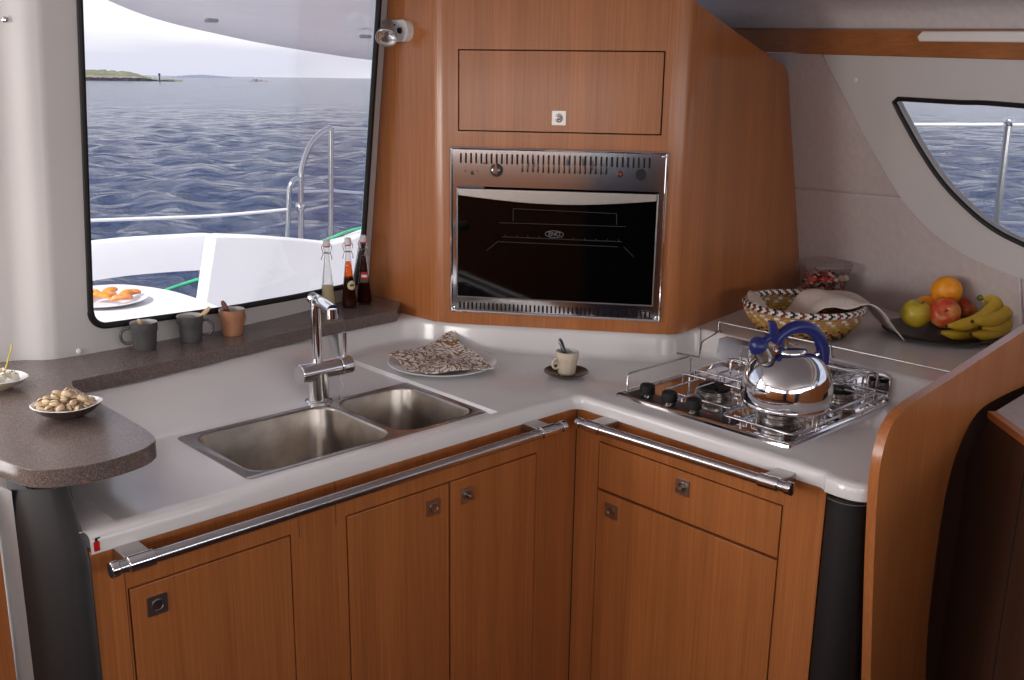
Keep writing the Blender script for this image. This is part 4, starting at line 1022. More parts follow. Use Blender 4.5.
oval_bowl('snack_bowl', SC, .058, .05, .020, [M['cream_china'], M['white_china']], 'cream bowl of white cheese cubes cut by the left picture edge', False)
rnd = random.Random(3); 
for i in range(11):
    t = i*2.4; rr = .006+.0036*i; p = SC+u_ax*rr*math.cos(t)+v_ax*rr*.85*math.sin(t)+EZ*(.020+.010*(1-rr/.05))
    an_ = rnd.uniform(0, 3); f = Fr(p, [math.cos(an_), math.sin(an_), .2], [-math.sin(an_), math.cos(an_), .1], [-.1, -.2, 1]); s = .0085
    c = put('cheese_cube', MB().box(-s, s, -s, s, -s*.8, s*.8, f), M['cheese'], bevel=.002, loc=p); tag(c, 'white cheese cube with herbs in the bowl at the left edge', 'cheese', 'cheese cubes in the left bowl')
    mb = MB()
    for k2 in range(6): mb.sph(f(rnd.uniform(-s, s), rnd.uniform(-s, s), s*.82), .0013, 6, 4)
    put('herbs', mb, M['herb'] if i % 3 else M['paprika'], c)
tp = on_plane(12, 346, SC+u_ax*.018, FW)
tag(put('cocktail_stick', MB().cyl(on_plane(4, 374, SC+u_ax*.018, FW), tp, .0014, 8).sph(tp, .0026, 8, 6), mat('yellow stick', (214, 190, 60), .5)), 'yellow cocktail stick standing in the cheese bowl', 'stick')

# =================================================================== BASKET WITH CLOTH, GLASS BOWL
BC = at_z(799, 305, 1.03); BASE = W(BC[0]+.012, BC[1]+.02, ZL)-.020*CR*[1, 1, 0]-.022*np.array([0, 1, 0])
bu, bv_ = u_ax, v_ax
def basket():
    r = root('bread_basket', BASE, 'round coiled straw basket with black white and yellow stitching', 'basket')
    n = 132; RU, RV = .146, .150
    rows = 9; P = []; H = .066
    for i in range(rows*4+1):
        q_ = i/(rows*4); z = .004+H*q_; bulge = .004*abs(math.sin(PI*i/4)); rad = .72+.28*math.sin(q_*PI/2*.95)
        P.append([BASE+bu*(RU*rad+bulge)*math.cos(2*PI*j/n)+bv_*(RV*rad+bulge)*math.sin(2*PI*j/n)+EZ*z for j in range(n)])
    pat = {0: 3, 1: 1, 2: 5, 3: 3, 4: 4, 5: 2, 6: 3, 7: 2}
    def mf(i, j):
        row = i//4; k_ = (j+row*2) % 6
        if row in (0, 1) and k_ in (0, 1, 2, 3): return 1 if k_ < 2 or row == 0 else 5
        if row == 2 and k_ in (0, 1): return 3
        if row == 3 and k_ == 0: return 3
        if row in (4, 5) and k_ in (0, 1): return 4
        if row in (6, 7) and k_ in (1, 2): return 2
        return 0
    wall = MB().grid(P, closev=True, mf=mf)
    Pi = [[p*1 for p in row] for row in P]
    Pi = [[(p-BASE-EZ*(p[2]-BASE[2]))*.955+BASE+EZ*(p[2]-BASE[2]) for p in row] for row in P]
    wall.grid(Pi, closev=True, mf=mf)
    mats = [M['straw'], M['st_black'], M['st_white'], M['st_red'], M['st_yellow'], M['st_orange']]
    put('coiled_wall', wall, mats, r, smooth=60)
    b0 = P[0]; put('woven_base', MB().grid([b0, [BASE+EZ*.003]*n], closev=True).grid([[p+EZ*.004 for p in b0], [BASE+EZ*.007]*n], closev=True), M['straw'], r)
    # rim wrapped with slanting stitches
    N = 168; m_ = 10; Q = []
    for i in range(N):
        t = 2*PI*i/N; row = []
        c = BASE+bu*RU*.985*math.cos(t)+bv_*RV*.985*math.sin(t)+EZ*(.074)
        out = bu*math.cos(t)+bv_*math.sin(t)
        for j in range(m_):
            ph = 2*PI*j/m_; tw = .0085+.0009*math.sin(i*PI/2); row.append(c+out*tw*math.cos(ph)+EZ*tw*math.sin(ph))
        Q.append(row)
    seq = [2, 2, 1, 1, 2, 2, 3, 3]
    put('wrapped_rim', MB().grid(Q, closeu=True, closev=True, mf=lambda i, j: seq[(i+(j if j < 5 else 10-j)) % 8]), mats, r, smooth=60)
basket()
# cloth lining the basket and falling over its right rim
def cloth():
    def B(u, v, z): return BASE+bu*u+bv_*v+EZ*z
    # rows from front to back; columns left to right
    rowsC = []
    cols = [(-.118, .060), (-.135, .083), (-.105, .074), (-.07, .042), (-.02, .034), (.018, .080), (.055, .097), (.10, .092), (.138, .088), (.168, .076), (.200, .040), (.228, .008)]
    for k2, v in enumerate((-.075, -.045, -.01, .03, .065, .09)):
        row = []
        for i, (u, z) in enumerate(cols):
            inside = math.sqrt(max(0, 1-(v/.135)**2)); uu = u*(1 if i > 7 else inside**.5)
            if i < 8: zz = z-(.012 if v < -.05 else 0)+.004*math.sin(i*1.7+k2*1.3)
            else: zz = z+.003*math.sin(k2*1.5+i)
            vv = v+(-.012*(i-8) if i > 8 else 0)
            row.append(B(uu, vv*(.9 if i > 9 else 1), max(zz, .004)))
        rowsC.append(row)
    rs = [smooth_path(r_, 5) for r_ in rowsC]; cs2 = [smooth_path([rs[k][i] for k in range(len(rs))], 5) for i in range(len(rs[0]))]
    mb = MB().grid(cs2); o = put('linen_cloth', mb, M['cloth'], smooth=80); md = o.modifiers.new('t', 'SOLIDIFY'); md.thickness = .0022; md.offset = 1
    tag(o, 'plain off-white cloth lining the straw basket and hanging over its right side', 'cloth')
cloth()
gp = at_z(828, 262, 1.085); GA, GB = gp[0]-.0, gp[1]
GBs = W(min(GA, 1.09), GB, ZL)
def bowl():
    r = GBs; Rt, Rb, H = .080, .050, .118
    pr = [(.0001, .006), (Rb*.8, .003), (Rb*.9, 0), (Rb, .003), (Rb+(Rt-Rb)*.5, H*.45), (Rt, H-.001), (Rt-.001, H+.001), (Rt-.0028, H-.001), (Rb+(Rt-Rb)*.5-.0025, H*.45), (Rb-.003, .012), (.0001, .010)]
    o = put('glass_bowl', MB().lathe(pr, Fr(r), 48), M['glass'], loc=r, smooth=50); tag(o, 'clear flared glass bowl of dried petals behind the straw basket', 'bowl')
    rim = put('rim', MB().tube([r+np.array([(Rt-.001)*math.cos(t), (Rt-.001)*math.sin(t), H]) for t in np.linspace(0, 2*PI, 49)[:-1]], .0014, 6, closed=True), mat('dull glass rim', (150, 128, 122), .15), o)
    rnd = random.Random(5); mb = MB()
    for i in range(240):
        z = .012+.075*rnd.random()**.8; R_ = (Rb+(Rt-Rb)*z/H)-.012; t = rnd.uniform(0, 2*PI); q_ = R_*math.sqrt(rnd.random())
        if rnd.random() < .4: q_ = R_
        c = r+np.array([q_*math.cos(t), q_*math.sin(t), z]); d1 = np.array([rnd.gauss(0, 1) for _ in range(3)]); d1 /= np.linalg.norm(d1)
        d2 = np.cross(d1, [rnd.gauss(0, 1) for _ in range(3)]); d2 /= np.linalg.norm(d2); d3 = np.cross(d1, d2); s = rnd.uniform(.006, .013)
        mb.grid([[c+s*(x*d1+y*d2*(1-abs(x)*.5)+(.4*(x*x+y*y))*d3) for y in (-.8, 0, .8)] for x in (-1, -.4, .4, 1)], mi=rnd.choice([0, 0, 0, 1, 1, 2, 2, 3]))
    p = put('dried_petals', mb, [M['potp_a'], M['potp_b'], M['potp_c'], M['potp_d']], smooth=60); tag(p, 'coral and brown dried petals filling the glass bowl', 'potpourri', kind='stuff')
bowl()

# =================================================================== FRUIT
FC = at_z(954, 345, ZL+.014); FPc = W(FC[0], FC[1], ZL)+.148*v_ax
FPc = FPc+.026*u_ax
plate('fruit_plate', FPc, .138, .014, M['black_china'], 'large black plate of fruit on the shelf beside the end panel', 'plate', foot=.6)
def on_fruit(px, py, z): q = at_z(px, py, z); return W(q[0], q[1], z)
def apple(c, R, m, lab, name, ax=(0, -.2, 1), cat='apple', stem=True, squash=.88):
    fr = ax_frame(c, ax); r = root(name, c, lab, cat)
    pr = []
    for i in range(21):
        t = PI*i/20; rad = R*math.sin(t)*(1+.06*math.cos(t)); z = R*squash*math.cos(t)-.26*R*math.exp(-(rad/(R*.28))**2)*(1 if t < PI/2 else -.6)
        pr.append((max(rad, .0001), z))
    put('flesh', MB().lathe(pr, fr, 32), m, r, smooth=80)
    if stem: put('stem', MB().tube([fr(0, 0, R*.55), fr(.002, 0, R*.8), fr(.005, .002, R*.98)], .0015, 8), M['banana_tip'], r)
    return r
def depth_pt(px, py, ref): return on_plane(px, py, ref, FW)
P0 = FPc+EZ*.04
ref1 = FPc+u_ax*-.085-v_ax*.02+EZ*.05
apple(depth_pt(916, 314, ref1), .0375, M['quince'], 'large yellow green apple at the left of the black plate', 'yellow_apple', (.25, -.15, 1), squash=.98)
ref2 = FPc+u_ax*-.02-v_ax*.04+EZ*.05
apple(depth_pt(944.5, 313, ref2), .0385, M['apple'], 'red blushed apple facing forward between yellow apple and bananas', 'red_apple', (-.35, -.85, .35))
ref3 = FPc+u_ax*.02+v_ax*.03+EZ*.05
apple(depth_pt(967, 309, ref3+v_ax*.02), .033, M['apple'], 'smaller red apple half hidden behind the banana stems', 'red_apple', (.2, -.4, .8))
apple(depth_pt(978, 311, ref3+v_ax*.05), .031, M['apple'], 'reddish orange apple deepest in shade behind the bananas', 'red_apple', (.2, .4, .8))
apple(depth_pt(928, 308, ref1+v_ax*.065), .034, M['orange'], 'orange mostly hidden behind the yellow apple', 'orange', (.2, .4, .8), 'orange', stem=False, squash=.97)
r_ = apple(depth_pt(946.5, 290.5, ref2+v_ax*.05+EZ*.0), .0385, M['orange'], 'whole orange resting on top of the other fruit', 'orange', (-.3, -.6, -.6), 'orange', stem=False, squash=.97)
def bananas():
    ref = FPc+u_ax*.05-v_ax*.045+EZ*.05
    J = depth_pt(981, 297, ref+v_ax*.04)
    r = root('banana_bunch', FPc+u_ax*.08+EZ*.01, 'bunch of five ripe bananas on the black plate', 'bananas')
    def ban(pts, offs, rad, lab=None):
        P3 = [depth_pt(x, y, ref+v_ax*o) for (x, y), o in zip(pts, offs)]
        q_ = smooth_path(P3, 7); n = len(q_); rr = []
        for i in range(n):
            s = i/(n-1); rr.append(rad*(.32+.68*ss(min(s/.28, 1)))*(1 if s < .8 else max(.22, math.cos((s-.8)/.2*PI*.44))))
        o = put('banana', MB().tube(q_, rr, 10), M['banana'], r, smooth=50)
        put('tip', MB().tube([q_[-1], q_[-1]+(q_[-1]-q_[-3])/np.linalg.norm(q_[-1]-q_[-3])*.004], .0042, 8), M['banana_tip'], o)
    ban([(979, 297), (990, 298), (996, 303), (985, 315), (968, 324), (947, 326)], [.05, .03, 0, -.02, -.035, -.04], .0165)
    ban([(980, 296), (998, 296), (1010, 304), (1004, 314), (992, 320), (973, 321.5)], [.05, .035, .01, -.02, -.04, -.055], .0175)
    ban([(983, 299), (1005, 300), (1017, 311), (1010, 321), (997, 327), (981, 328)], [.05, .04, .02, .0, -.02, -.03], .0155)
    ban([(984, 302), (1008, 308), (1014, 322), (1002, 330), (988, 335), (971, 334)], [.04, .04, .03, .0, -.03, -.05], .0145)
    ban([(984, 302), (994, 314), (990, 326), (972, 333), (958, 335), (940, 332)], [.03, .04, .03, .0, -.02, -.03], .013)
    put('crown', MB().tube([depth_pt(978, 299, ref+v_ax*.045), depth_pt(981, 297, ref+v_ax*.045), depth_pt(988, 297, ref+v_ax*.04), depth_pt(997, 300, ref+v_ax*.03)], [.006, .009, .011, .010], 10), M['stem_green'], r)
bananas()

# =================================================================== SALOON BEHIND THE CAMERA (lets the daylight in, seen in the chrome)
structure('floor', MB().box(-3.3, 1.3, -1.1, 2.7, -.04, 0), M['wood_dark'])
FBk = Fr(W(0, 2.65, 0), EA, EZ, EB)
hs = [[(x0, 1.2), (x1, 1.2), (x1, 1.66), (x0, 1.66)] for x0, x1 in ((-2.9, -1.75), (-1.6, -.45), (-.3, .75))]
structure('wall_forward', MB().poly([(-3.3, 0), (1.3, 0), (1.3, 1.86), (-3.3, 1.86)], hs, 0, .05, FBk), [M['wall']], weld=False)
structure('wall_forward_reflected_wood', MB().box(-3.3, -1.15, .05, 1.18, -.35, -.02, FBk), M['wood'])  # unseen wood block, added for the warm reflection in the oven steel
structure('wall_forward_reflected_navy', MB().box(-1.15, .8, .05, 1.18, -.55, -.02, FBk), mat('navy for reflections', (34, 44, 74), .8))  # unseen navy block, added for the dark blue reflection
FLf = Fr(W(-3.3, 0, 0), EB, EZ, -EA)
structure('wall_port', MB().poly([(-1.1, 0), (2.7, 0), (2.7, 1.86), (-1.1, 1.86)], [[(-.5, 1.22), (2.3, 1.22), (2.3, 1.62), (-.5, 1.62)]], 0, .05, FLf), M['wall'], weld=False)
# door opening between the pillar and the port side
structure('wall_port_reflected_wood', MB().box(-3.28, -3.0, -.7, 1.8, .04, 1.19), M['wood'])  # added out of view where the oven steel mirrors wood
structure('wall_port_reflected_navy', MB().box(-3.28, -2.9, 1.8, 2.3, .04, 1.19), bpy.data.materials['navy for reflections'])  # added out of view for the blue half of the oven's reflection
FAf = Fr(W(0, -.99, 0), EA, EZ, -EB)
structure('wall_aft_port', MB().poly([(-3.3, 0), (-1.95, 0), (-1.95, 1.86), (-3.3, 1.86)], [[(-3.1, 1.0), (-2.1, 1.0), (-2.1, 1.6), (-3.1, 1.6)]], 0, .05, FAf).box(-1.96, -.93, 1.74, 1.86, 0, .05, FAf), M['wall'], weld=False)

# =================================================================== COCKPIT OUTSIDE
ck = root('cockpit_table', W(.1, -2.6, 0), 'white cockpit table outside the big window', 'table')
tb = [at_z(*p, .72)[:2] for p in [(86, 286), (120, 284), (150, 286.5), (175, 291), (198, 298), (222, 307)]]
tbl = [tuple(p) for p in smooth_path(tb, 4)]+[(.55, -1.6), (.2, -1.35), (-.6, -1.4), (-.9, -2.0), (-.6, -2.8)]
put('tabletop', MB().poly(tbl, [], .685, .72), M['white_gel_out'], ck, bevel=.008)
put('pedestal', MB().cyl(W(-.05, -2.1, -.1), W(-.05, -2.1, .69), .06, 24), M['white_gel_out'], ck)
opl = at_z(106, 302, .725)
plate('side_plate', W(opl[0], opl[1], .72), .155, .02, M['white_china'], 'white plate of orange wedges on the cockpit table', 'plate')
rnd = random.Random(8)
for i in range(9):
    t = rnd.uniform(0, 6.28); q_ = W(opl[0], opl[1], .735)+np.array([.10*(i % 3-1)*.8, .045*(i//3-1), 0])+np.array([0, 0, .012+.006*(i % 2)])
    ax = np.array([math.cos(t), math.sin(t), 0]); sd = np.cross(EZ, ax); P = []
    for k2 in range(9):
        s = PI*k2/8; P.append([q_-ax*.045*math.cos(s)+(sd*math.sin(ph)*.024+EZ*(math.cos(ph)*.022))*math.sin(s)**.8 for ph in np.linspace(-1.0, 1.0, 7)]+[q_-ax*.045*math.cos(s)-EZ*.004])
    tag(put('orange_wedge', MB().grid(P, closev=True, mf=lambda i, j: 0 if j < 6 else 1), [M['orange'] if i % 2 else M['slice'], M['slice']], smooth=60), 'orange wedge on the white plate outside', 'orange wedge', 'orange wedges on the plate outside')
# aft seat back: a curved white band with the sea showing beneath
sb = root('cockpit_seat_back', W(.4, -4.0, .4), 'curved white seat back band across the stern', 'seat')
def band(px, bb): return [W(*at_b(x, y, bb)) for x, y in px]
tp_ = smooth_path(band([(60, 247), (92, 244), (130, 240), (170, 237.5), (206, 235.5), (217, 236)], -4.2), 4); bt_ = smooth_path(band([(60, 289), (92, 281), (130, 275.5), (170, 272), (206, 270), (217, 270.5)], -4.2), 4)
mb = MB(); ins_ = -EB*.10
mb.grid([[b_, b_*.5+t_*.5+EB*.004, t_-EZ*.01+EB*.002, t_-EZ*.0, t_-EB*.02+EZ*.01, t_+ins_+EZ*.004, b_+ins_, b_] for t_, b_ in zip(tp_, bt_)])
put('band', mb, M['white_gel_out'], sb, smooth=40)
put('support', MB().tube([W(*at_b(205, 240, -4.25)), W(*at_b(205, 240, -4.25)[:2], -.2)], .05, 12), M['white_gel_out'], sb)
# quarter moulding at the right
cm = root('cockpit_coaming', W(1.6, -3.2, 0), 'large white quarter moulding behind the bottles, sunlit', 'coaming')
bb = -3.3
cpx = [(203, 312), (214, 237.5), (222, 235.2), (260, 236.5), (300, 239.5), (334, 243), (352, 238), (372, 230), (420, 222)]
cp2 = [at_b(x, y, bb) for x, y in cpx]; cpl = [(p[0], p[2]) for p in cp2]
ol_ = cpl+[(cpl[-1][0]+.3, -.3), (cpl[0][0]-.1, -.3)]
FCm = Fr(W(0, bb, 0), EA, EZ, EB)
put('moulding', MB().poly(ol_, [], -.10, 0, FCm), M['white_gel_out'], cm, bevel=.03, seg=3)
# deck
tag(put('cockpit_deck', MB().box(-4, 5, -3.9, -1.06, -.25, -.2), M['white_gel_out']), 'white cockpit deck outside the aft window', 'deck', kind='structure')
# pushpit rail
rp = root('pushpit_rail', W(2.2, -4.0, .5), 'stainless stern rail with a rounded corner hoop', 'rail')
bq = -3.75
def RP(x, y, b_=bq): return W(*at_b(x, y, b_))
put('tall_hoop', MB().tube(smooth_path([RP(331, 250), RP(331, 180), RP(331, 128)], 4), .017, 10).tube(smooth_path([RP(301, 250), RP(301, 200), RP(301.5, 172), RP(307, 152), RP(317, 136), RP(331, 127.5)], 5), .017, 10), M['rail'], rp, smooth=60)
put('short_hoop', MB().tube(smooth_path([RP(287, 250), RP(288.5, 205), RP(290, 187), RP(295, 179.5), RP(302, 178)], 5), .015, 10), M['rail'], rp, smooth=60)
put('cross_bar', MB().tube([RP(303, 192), RP(331, 191), RP(400, 195.5)], .010, 8), M['rail'], rp)
put('lifeline', MB().tube([RP(331, 128), RP(400, 129.5)], .008, 8), M['line'], rp)
put('joint', MB().sph(RP(300, 207), .028, 10, 8), M['rail'], rp)
tag(put('safety_line', MB().tube(smooth_path([RP(40, 224), RP(92, 220.5), RP(200, 216.5), RP(250, 213), RP(287, 209.5)], 6), .009, 8), M['line']), 'thin white line stretched across the stern to the rail', 'line')
tag(put('mooring_rope', MB().tube(smooth_path([W(*at_b(150, 296, -6.0)), W(*at_b(172, 288, -5.6)), W(*at_b(190, 282, -5.2)), W(*at_b(210, 276, -5.0)), W(*at_b(222, 272, -4.9))], 5), .013, 8), M['green_line']), 'green mooring rope running low over the water behind the seat back', 'rope')
tag(put('coiled_rope', MB().tube(smooth_path([W(*at_b(314, 244, -3.45)), W(*at_b(330, 238, -3.4)), W(*at_b(350, 230.5, -3.35)), W(*at_b(372, 226, -3.3)), W(*at_b(400, 224, -3.3))], 5), .007, 8), M['green_line']), 'green rope lying along the top of the white quarter moulding', 'rope')
# hardtop roof over the cockpit
hb = -3.8
hp_ = [(60, -24), (107, 0), (144, 15), (180, 25.5), (213, 33), (250, 41), (280, 46.5), (320, 53), (350, 57.5), (378, 61), (430, 68)]
he = smooth_path([W(*at_b(x, y, hb)) for x, y in hp_], 3)
mb = MB(); n = len(he)
lo_ = [[p*(1-t)+(W(toab(p)[0]*.75-.4, -.86, 1.90))*t+EZ*.05*math.sin(PI*t) for t in np.linspace(0, 1, 8)] for p in he]
mb.grid(lo_); mb.grid([[p, p+EZ*.05-EB*.02, W(toab(p)[0]*.75-.4, -.86, 2.0)] for p in he])
M['hardtop'] = noise_col(mat('off-white hardtop underside', (250, 242, 240), .6), [(.3, (248, 239, 238)), (.7, (252, 245, 243))], nscale=8)
tag(put('cockpit_hardtop', mb, M['hardtop'], smooth=60), 'white hardtop roof reaching out over the cockpit', 'roof')
for (x0, y0, x1, y1) in ((207, 18, 216, 21.5), (362, 34.5, 369, 37)):
    # small fittings under the hardtop
    p = on_plane((x0+x1)/2, (y0+y1)/2, W(0, -2.9, 1.8), EB); 
    tag(put('hardtop_light', MB().box(-.026, .026, -.02, .02, -.012, .005, Fr(p)), M['grey_metal'], bevel=.006), 'small grey light under the hardtop, %s' % ('towards its left edge' if x0 < 300 else 'at the right edge of the window'), 'lamp')
# side deck rail seen through the side window
sr = root('side_rail', W(2.2, .3, .2), 'stainless stanchion and guard lines outside the side window', 'rail')
ah = 2.3
def SR(x, y): return W(*at_a(x, y, ah))
put('stanchion', MB().tube([SR(1009, 122), SR(995, 232), SR(988, 290)], .0135, 10).sph(SR(1009, 122), .02, 10, 8), M['rail'], sr)
put('upper_line', MB().tube([SR(860, 124.5), SR(1009, 124.5), SR(1300, 130)], .006, 8), M['line'], sr)
put('lower_line', MB().tube([SR(940, 221), SR(999, 222.5), SR(1300, 234)], .006, 8), M['line'], sr)

# =================================================================== SEA, HEADLAND, ISLET
SEA = -1.35
def sea():
    rs = [3.0]; 
    while rs[-1] < 6000: rs.append(rs[-1]*1.0135+.02)
    na = 420; R_ = np.array(rs); 
    T_ = np.linspace(math.radians(35), math.radians(155), na)
    rr, tt = np.meshgrid(R_, T_, indexing='ij'); X = rr*np.cos(tt); Y = rr*np.sin(tt); Z = np.zeros_like(X)
    rg = np.random.RandomState(2); wind = math.radians(250)
    for k2 in range(46):
        lam = .25*1.06**k2*1.0; th_ = wind+rg.normal(0, .7); ph = rg.uniform(0, 2*PI)
        amp = .0135*lam**.72; kx, ky = math.cos(th_)*2*PI/lam, math.sin(th_)*2*PI/lam
        res = rr*.0135*2.4; fade = np.clip(lam/res-.6, 0, 1)
        s = np.sin(kx*X+ky*Y+ph); Z += amp*fade*(2*((s+1)/2)**1.6-1)
    me = bpy.data.meshes.new('sea'); n, m = X.shape
    v = np.stack([X, Y, Z+SEA], -1).reshape(-1, 3)
    i, j = np.meshgrid(np.arange(n-1), np.arange(m-1), indexing='ij'); a = (i*m+j).ravel()
    f = np.stack([a, a+m, a+m+1, a+1], -1)
    me.from_pydata(v.tolist(), [], f.tolist()); me.shade_smooth()
    ms = mat('sea water', (50, 62, 90), .13); N, L, b = nodes(ms); b.inputs['IOR'].default_value = 1.33; b.inputs['Specular IOR Level'].default_value = .45
    tc = N.new('ShaderNodeTexCoord'); mp = N.new('ShaderNodeMapping'); mp.inputs['Rotation'].default_value = (0, 0, .35); mp.inputs['Scale'].default_value = (.8, 1.3, 1)
    L.new(tc.outputs['Object'], mp.inputs['Vector'])
    prev = None
    for sc_n, dist, det in ((.35, 2.2, 3), (1.6, .30, 6), (6.5, .06, 5)):
        nz = N.new('ShaderNodeTexNoise'); nz.inputs['Scale'].default_value = sc_n; nz.inputs['Detail'].default_value = det; nz.inputs['Roughness'].default_value = .6
        L.new(mp.outputs[0], nz.inputs['Vector']); bp = N.new('ShaderNodeBump'); bp.inputs['Distance'].default_value = dist; bp.inputs['Strength'].default_value = .9
        L.new(nz.outputs['Fac'], bp.inputs['Height'])
        if prev: L.new(prev.outputs[0], bp.inputs['Normal'])
        prev = bp
    L.new(prev.outputs[0], b.inputs['Normal'])
    me.materials.append(ms); o = bpy.data.objects.new('sea', me); COL.objects.link(o); tag(o, 'choppy blue grey sea reaching to the horizon', 'sea', kind='stuff')
    # calm outer ring so that no gap shows from other sides
    mb = MB(); mb.grid([[np.array([r2*math.cos(t), r2*math.sin(t), SEA]) for t in np.linspace(math.radians(155), math.radians(395), 40)] for r2 in (3, 20, 200, 6000)])
    tag(put('sea_surface', mb, ms, loc=(0, 0, 0)), 'smoother water all round the boat', 'sea', kind='stuff')
sea()
def far(x, D): d = sight(x, 340); d = np.array([d[0], d[1], 0]); return d/np.linalg.norm(d)*D
def headland():
    D = 520.; mb = MB(); P = []
    xs_ = np.linspace(40, 200, 70); rnd = np.random.RandomState(1)
    zp = lambda y, x: (80+ (x-512)*.0143 - y)   # rows above the horizon line
    for x in xs_:
        base_ = far(x, D); hz = 3.6 if x < 150 else max(.6, 3.6-(x-150)*.12)
        h = max(.25, hz*(1+.06*rnd.randn())+(1.4*math.exp(-((x-115)/50)**2)))
        if x > 172: h = .7+.4*rnd.rand()
        if x > 192: h = .1
        back_ = far(x, D+160)
        P.append([base_+EZ*SEA, base_*.998+EZ*(SEA+min(1.2, h*.5)*(1+.3*rnd.rand())), base_*1.01+EZ*(SEA+min(2.2, h*.6)), base_*1.05+EZ*(SEA+h*.9), base_*1.12+EZ*(SEA+h), back_+EZ*(SEA+h*.7), back_*1.05+EZ*SEA])
    mb.grid(P, mf=lambda i, j: 1 if j < 2 else 0)
    g1 = noise_col(mat('dry coastal grass', (118, 118, 84), .9), [(.3, (100, 102, 70)), (.7, (136, 132, 98))], nscale=.12); g2 = noise_col(mat('shore rock', (130, 116, 112), .9), [(.3, (96, 88, 92)), (.7, (160, 148, 140))], nscale=.5)
    tag(put('headland', mb, [g1, g2], smooth=30), 'low grassy headland with rocky shore on the horizon', 'headland')
    c = far(178.5, 500); tag(put('sea_beacon', MB().cyl(c+EZ*SEA, c+EZ*(SEA+3.0), .35, 10, r1=.3).box(-.4, .4, -.4, .4, 2.8, 3.6, Fr(c+EZ*SEA)), mat('dark beacon', (60, 60, 72), .8)), 'thin beacon tower standing just off the headland', 'beacon')
    mb = MB()
    for i, (x, w, h) in enumerate([(264, 5, .5), (268, 5, 1.1), (272, 5, .8), (277, 4, .4)]): mb.sph(far(x, 640)+EZ*SEA, 1.8, 8, 6, sc=(w*.22, 1, h*.8))
    tag(put('rock_islet', mb, g2), 'small dark rock islet on the horizon right of the headland', 'rock')
    mb = MB()
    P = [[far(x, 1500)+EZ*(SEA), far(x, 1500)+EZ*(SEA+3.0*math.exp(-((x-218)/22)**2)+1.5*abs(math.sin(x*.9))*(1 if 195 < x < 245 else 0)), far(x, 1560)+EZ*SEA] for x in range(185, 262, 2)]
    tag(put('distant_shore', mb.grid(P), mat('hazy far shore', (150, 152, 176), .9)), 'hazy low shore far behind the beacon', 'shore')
headland()

# =================================================================== LIGHT
def world():
    w = bpy.data.worlds.new('sky'); bpy.context.scene.world = w; w.use_nodes = True; N, L = w.node_tree.nodes, w.node_tree.links; N.clear()
    o = N.new('ShaderNodeOutputWorld'); bg = N.new('ShaderNodeBackground'); L.new(bg.outputs[0], o.inputs[0]); bg.inputs[1].default_value = 1.28
    tc = N.new('ShaderNodeTexCoord'); sp = N.new('ShaderNodeSeparateXYZ'); L.new(tc.outputs['Generated'], sp.inputs[0])
    r = N.new('ShaderNodeValToRGB'); e = r.color_ramp.elements; e[0].position = 0; e[0].color = (.62, .62, .74, 1); e[1].position = 1; e[1].color = (.30, .42, .75, 1)
    for p, c in ((.02, (.64, .63, .74, 1)), (.07, (.80, .77, .82, 1)), (.14, (.72, .71, .82, 1)), (.3, (.54, .57, .76, 1))): x = e.new(p); x.color = c
    L.new(sp.outputs[2], r.inputs[0])
    mp = N.new('ShaderNodeMapping'); mp.inputs['Scale'].default_value = (1.2, 1.2, 9); L.new(tc.outputs['Generated'], mp.inputs[0])
    nz = N.new('ShaderNodeTexNoise'); nz.inputs['Scale'].default_value = 1.6; nz.inputs['Detail'].default_value = 4; L.new(mp.outputs[0], nz.inputs[0])
    cr = N.new('ShaderNodeValToRGB'); cr.color_ramp.elements[0].position = .45; cr.color_ramp.elements[1].position = .68
    L.new(nz.outputs['Fac'], cr.inputs[0]); mx = N.new('ShaderNodeMix'); mx.data_type = 'RGBA'; L.new(cr.outputs[0], mx.inputs[0]); L.new(r.outputs[0], mx.inputs[6]); mx.inputs[7].default_value = (.95, .93, .96, 1)
    L.new(mx.outputs[2], bg.inputs[0])
world()
def sun(d, strength, ang=.6):
    l = bpy.data.lights.new('sun', 'SUN'); l.energy = strength; l.angle = math.radians(ang); l.color = (1, .96, .9)
    o = bpy.data.objects.new('sun', l); COL.objects.link(o); o.rotation_euler = Vector(tuple(-np.array(d, float))).to_track_quat('-Z', 'Y').to_euler(); return o
sun((-.45, -.85, .75), 4.6)
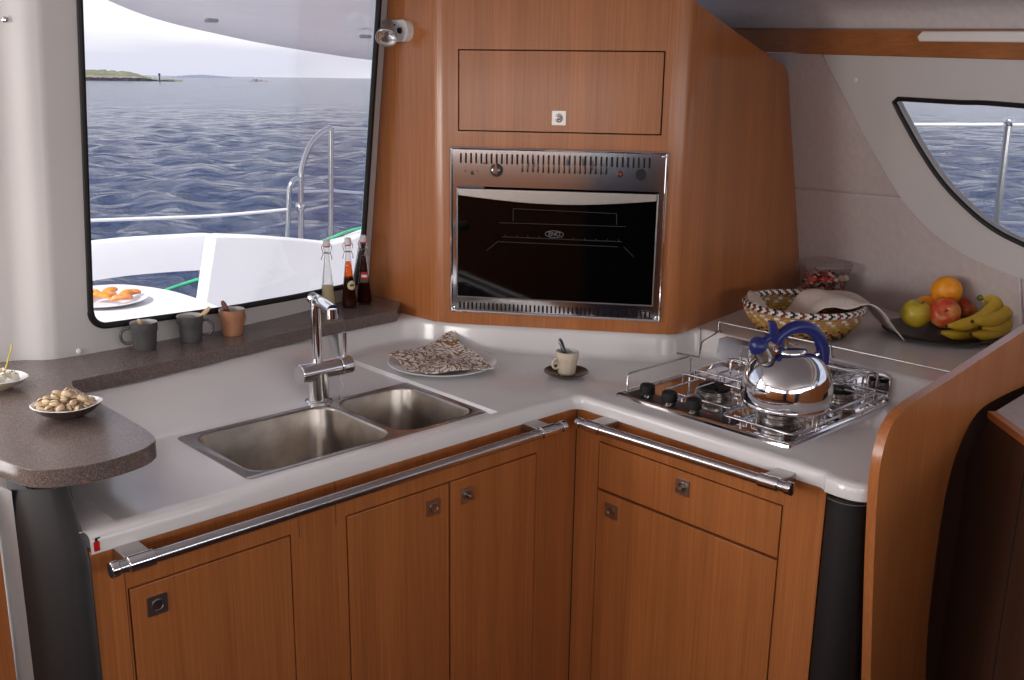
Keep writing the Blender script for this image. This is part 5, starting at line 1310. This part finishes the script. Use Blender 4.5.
def area(name, fr, cx, cy, sx, sy, power, col=(1, 1, 1), spread=180):
    """area lamp"""
    l = bpy.data.lights.new(name, 'AREA'); l.shape = 'RECTANGLE'; l.size = sx; l.size_y = sy; l.energy = power; l.color = col; l.spread = math.radians(spread)
    o = bpy.data.objects.new(name, l); COL.objects.link(o)
    from mathutils import Matrix
    n = np.array(fr.z); p = fr(cx, cy, 0)
    Mx = Matrix(((fr.x[0], fr.y[0], n[0], p[0]), (fr.x[1], fr.y[1], n[1], p[1]), (fr.x[2], fr.y[2], n[2], p[2]), (0, 0, 0, 1)))
    o.matrix_world = Mx; return o
# area lights shine along their -z; frames' z points outwards
area('daylight_forward', Fr(W(0, 2.63, 0), EA, EZ, EB), -1.0, 1.43, 3.4, .42, 17, (1, .97, .94))
area('daylight_port', Fr(W(-3.28, 0, 0), EB, EZ, -EA), .9, 1.42, 2.7, .38, 14, (1, .96, .92))
area('daylight_door', Fr(W(0, -.97, 0), EA, EZ, -EB), -1.43, .95, .9, 1.5, 20, (1, .96, .93))

area('housing_side_fill', Fr(W(-2.75, 0, 0), EB, EZ, -EA), -.45, 1.3, .5, .6, 16, (1, .95, .9))  # added fill standing inside the room, brightens the left side of the housing
# =================================================================== CAMERA
cam = bpy.data.cameras.new('camera'); co = bpy.data.objects.new('camera', cam); COL.objects.link(co)
cam.sensor_width = 36; cam.lens = 36*F_PX/1024; cam.clip_start = .02; cam.clip_end = 20000
from mathutils import Matrix
co.matrix_world = Matrix(((CR[0], CU[0], -FW[0], CAM[0]), (CR[1], CU[1], -FW[1], CAM[1]), (CR[2], CU[2], -FW[2], CAM[2]), (0, 0, 0, 1)))
S = bpy.context.scene; S.camera = co
S.view_settings.view_transform = 'Standard'; S.view_settings.look = 'None'; S.view_settings.gamma = 1; S.view_settings.use_curve_mapping = False
S.view_settings.exposure = 0.0
S.cycles.use_denoising = True; S.cycles.max_bounces = 10; S.cycles.transparent_max_bounces = 16; S.cycles.sample_clamp_indirect = 6
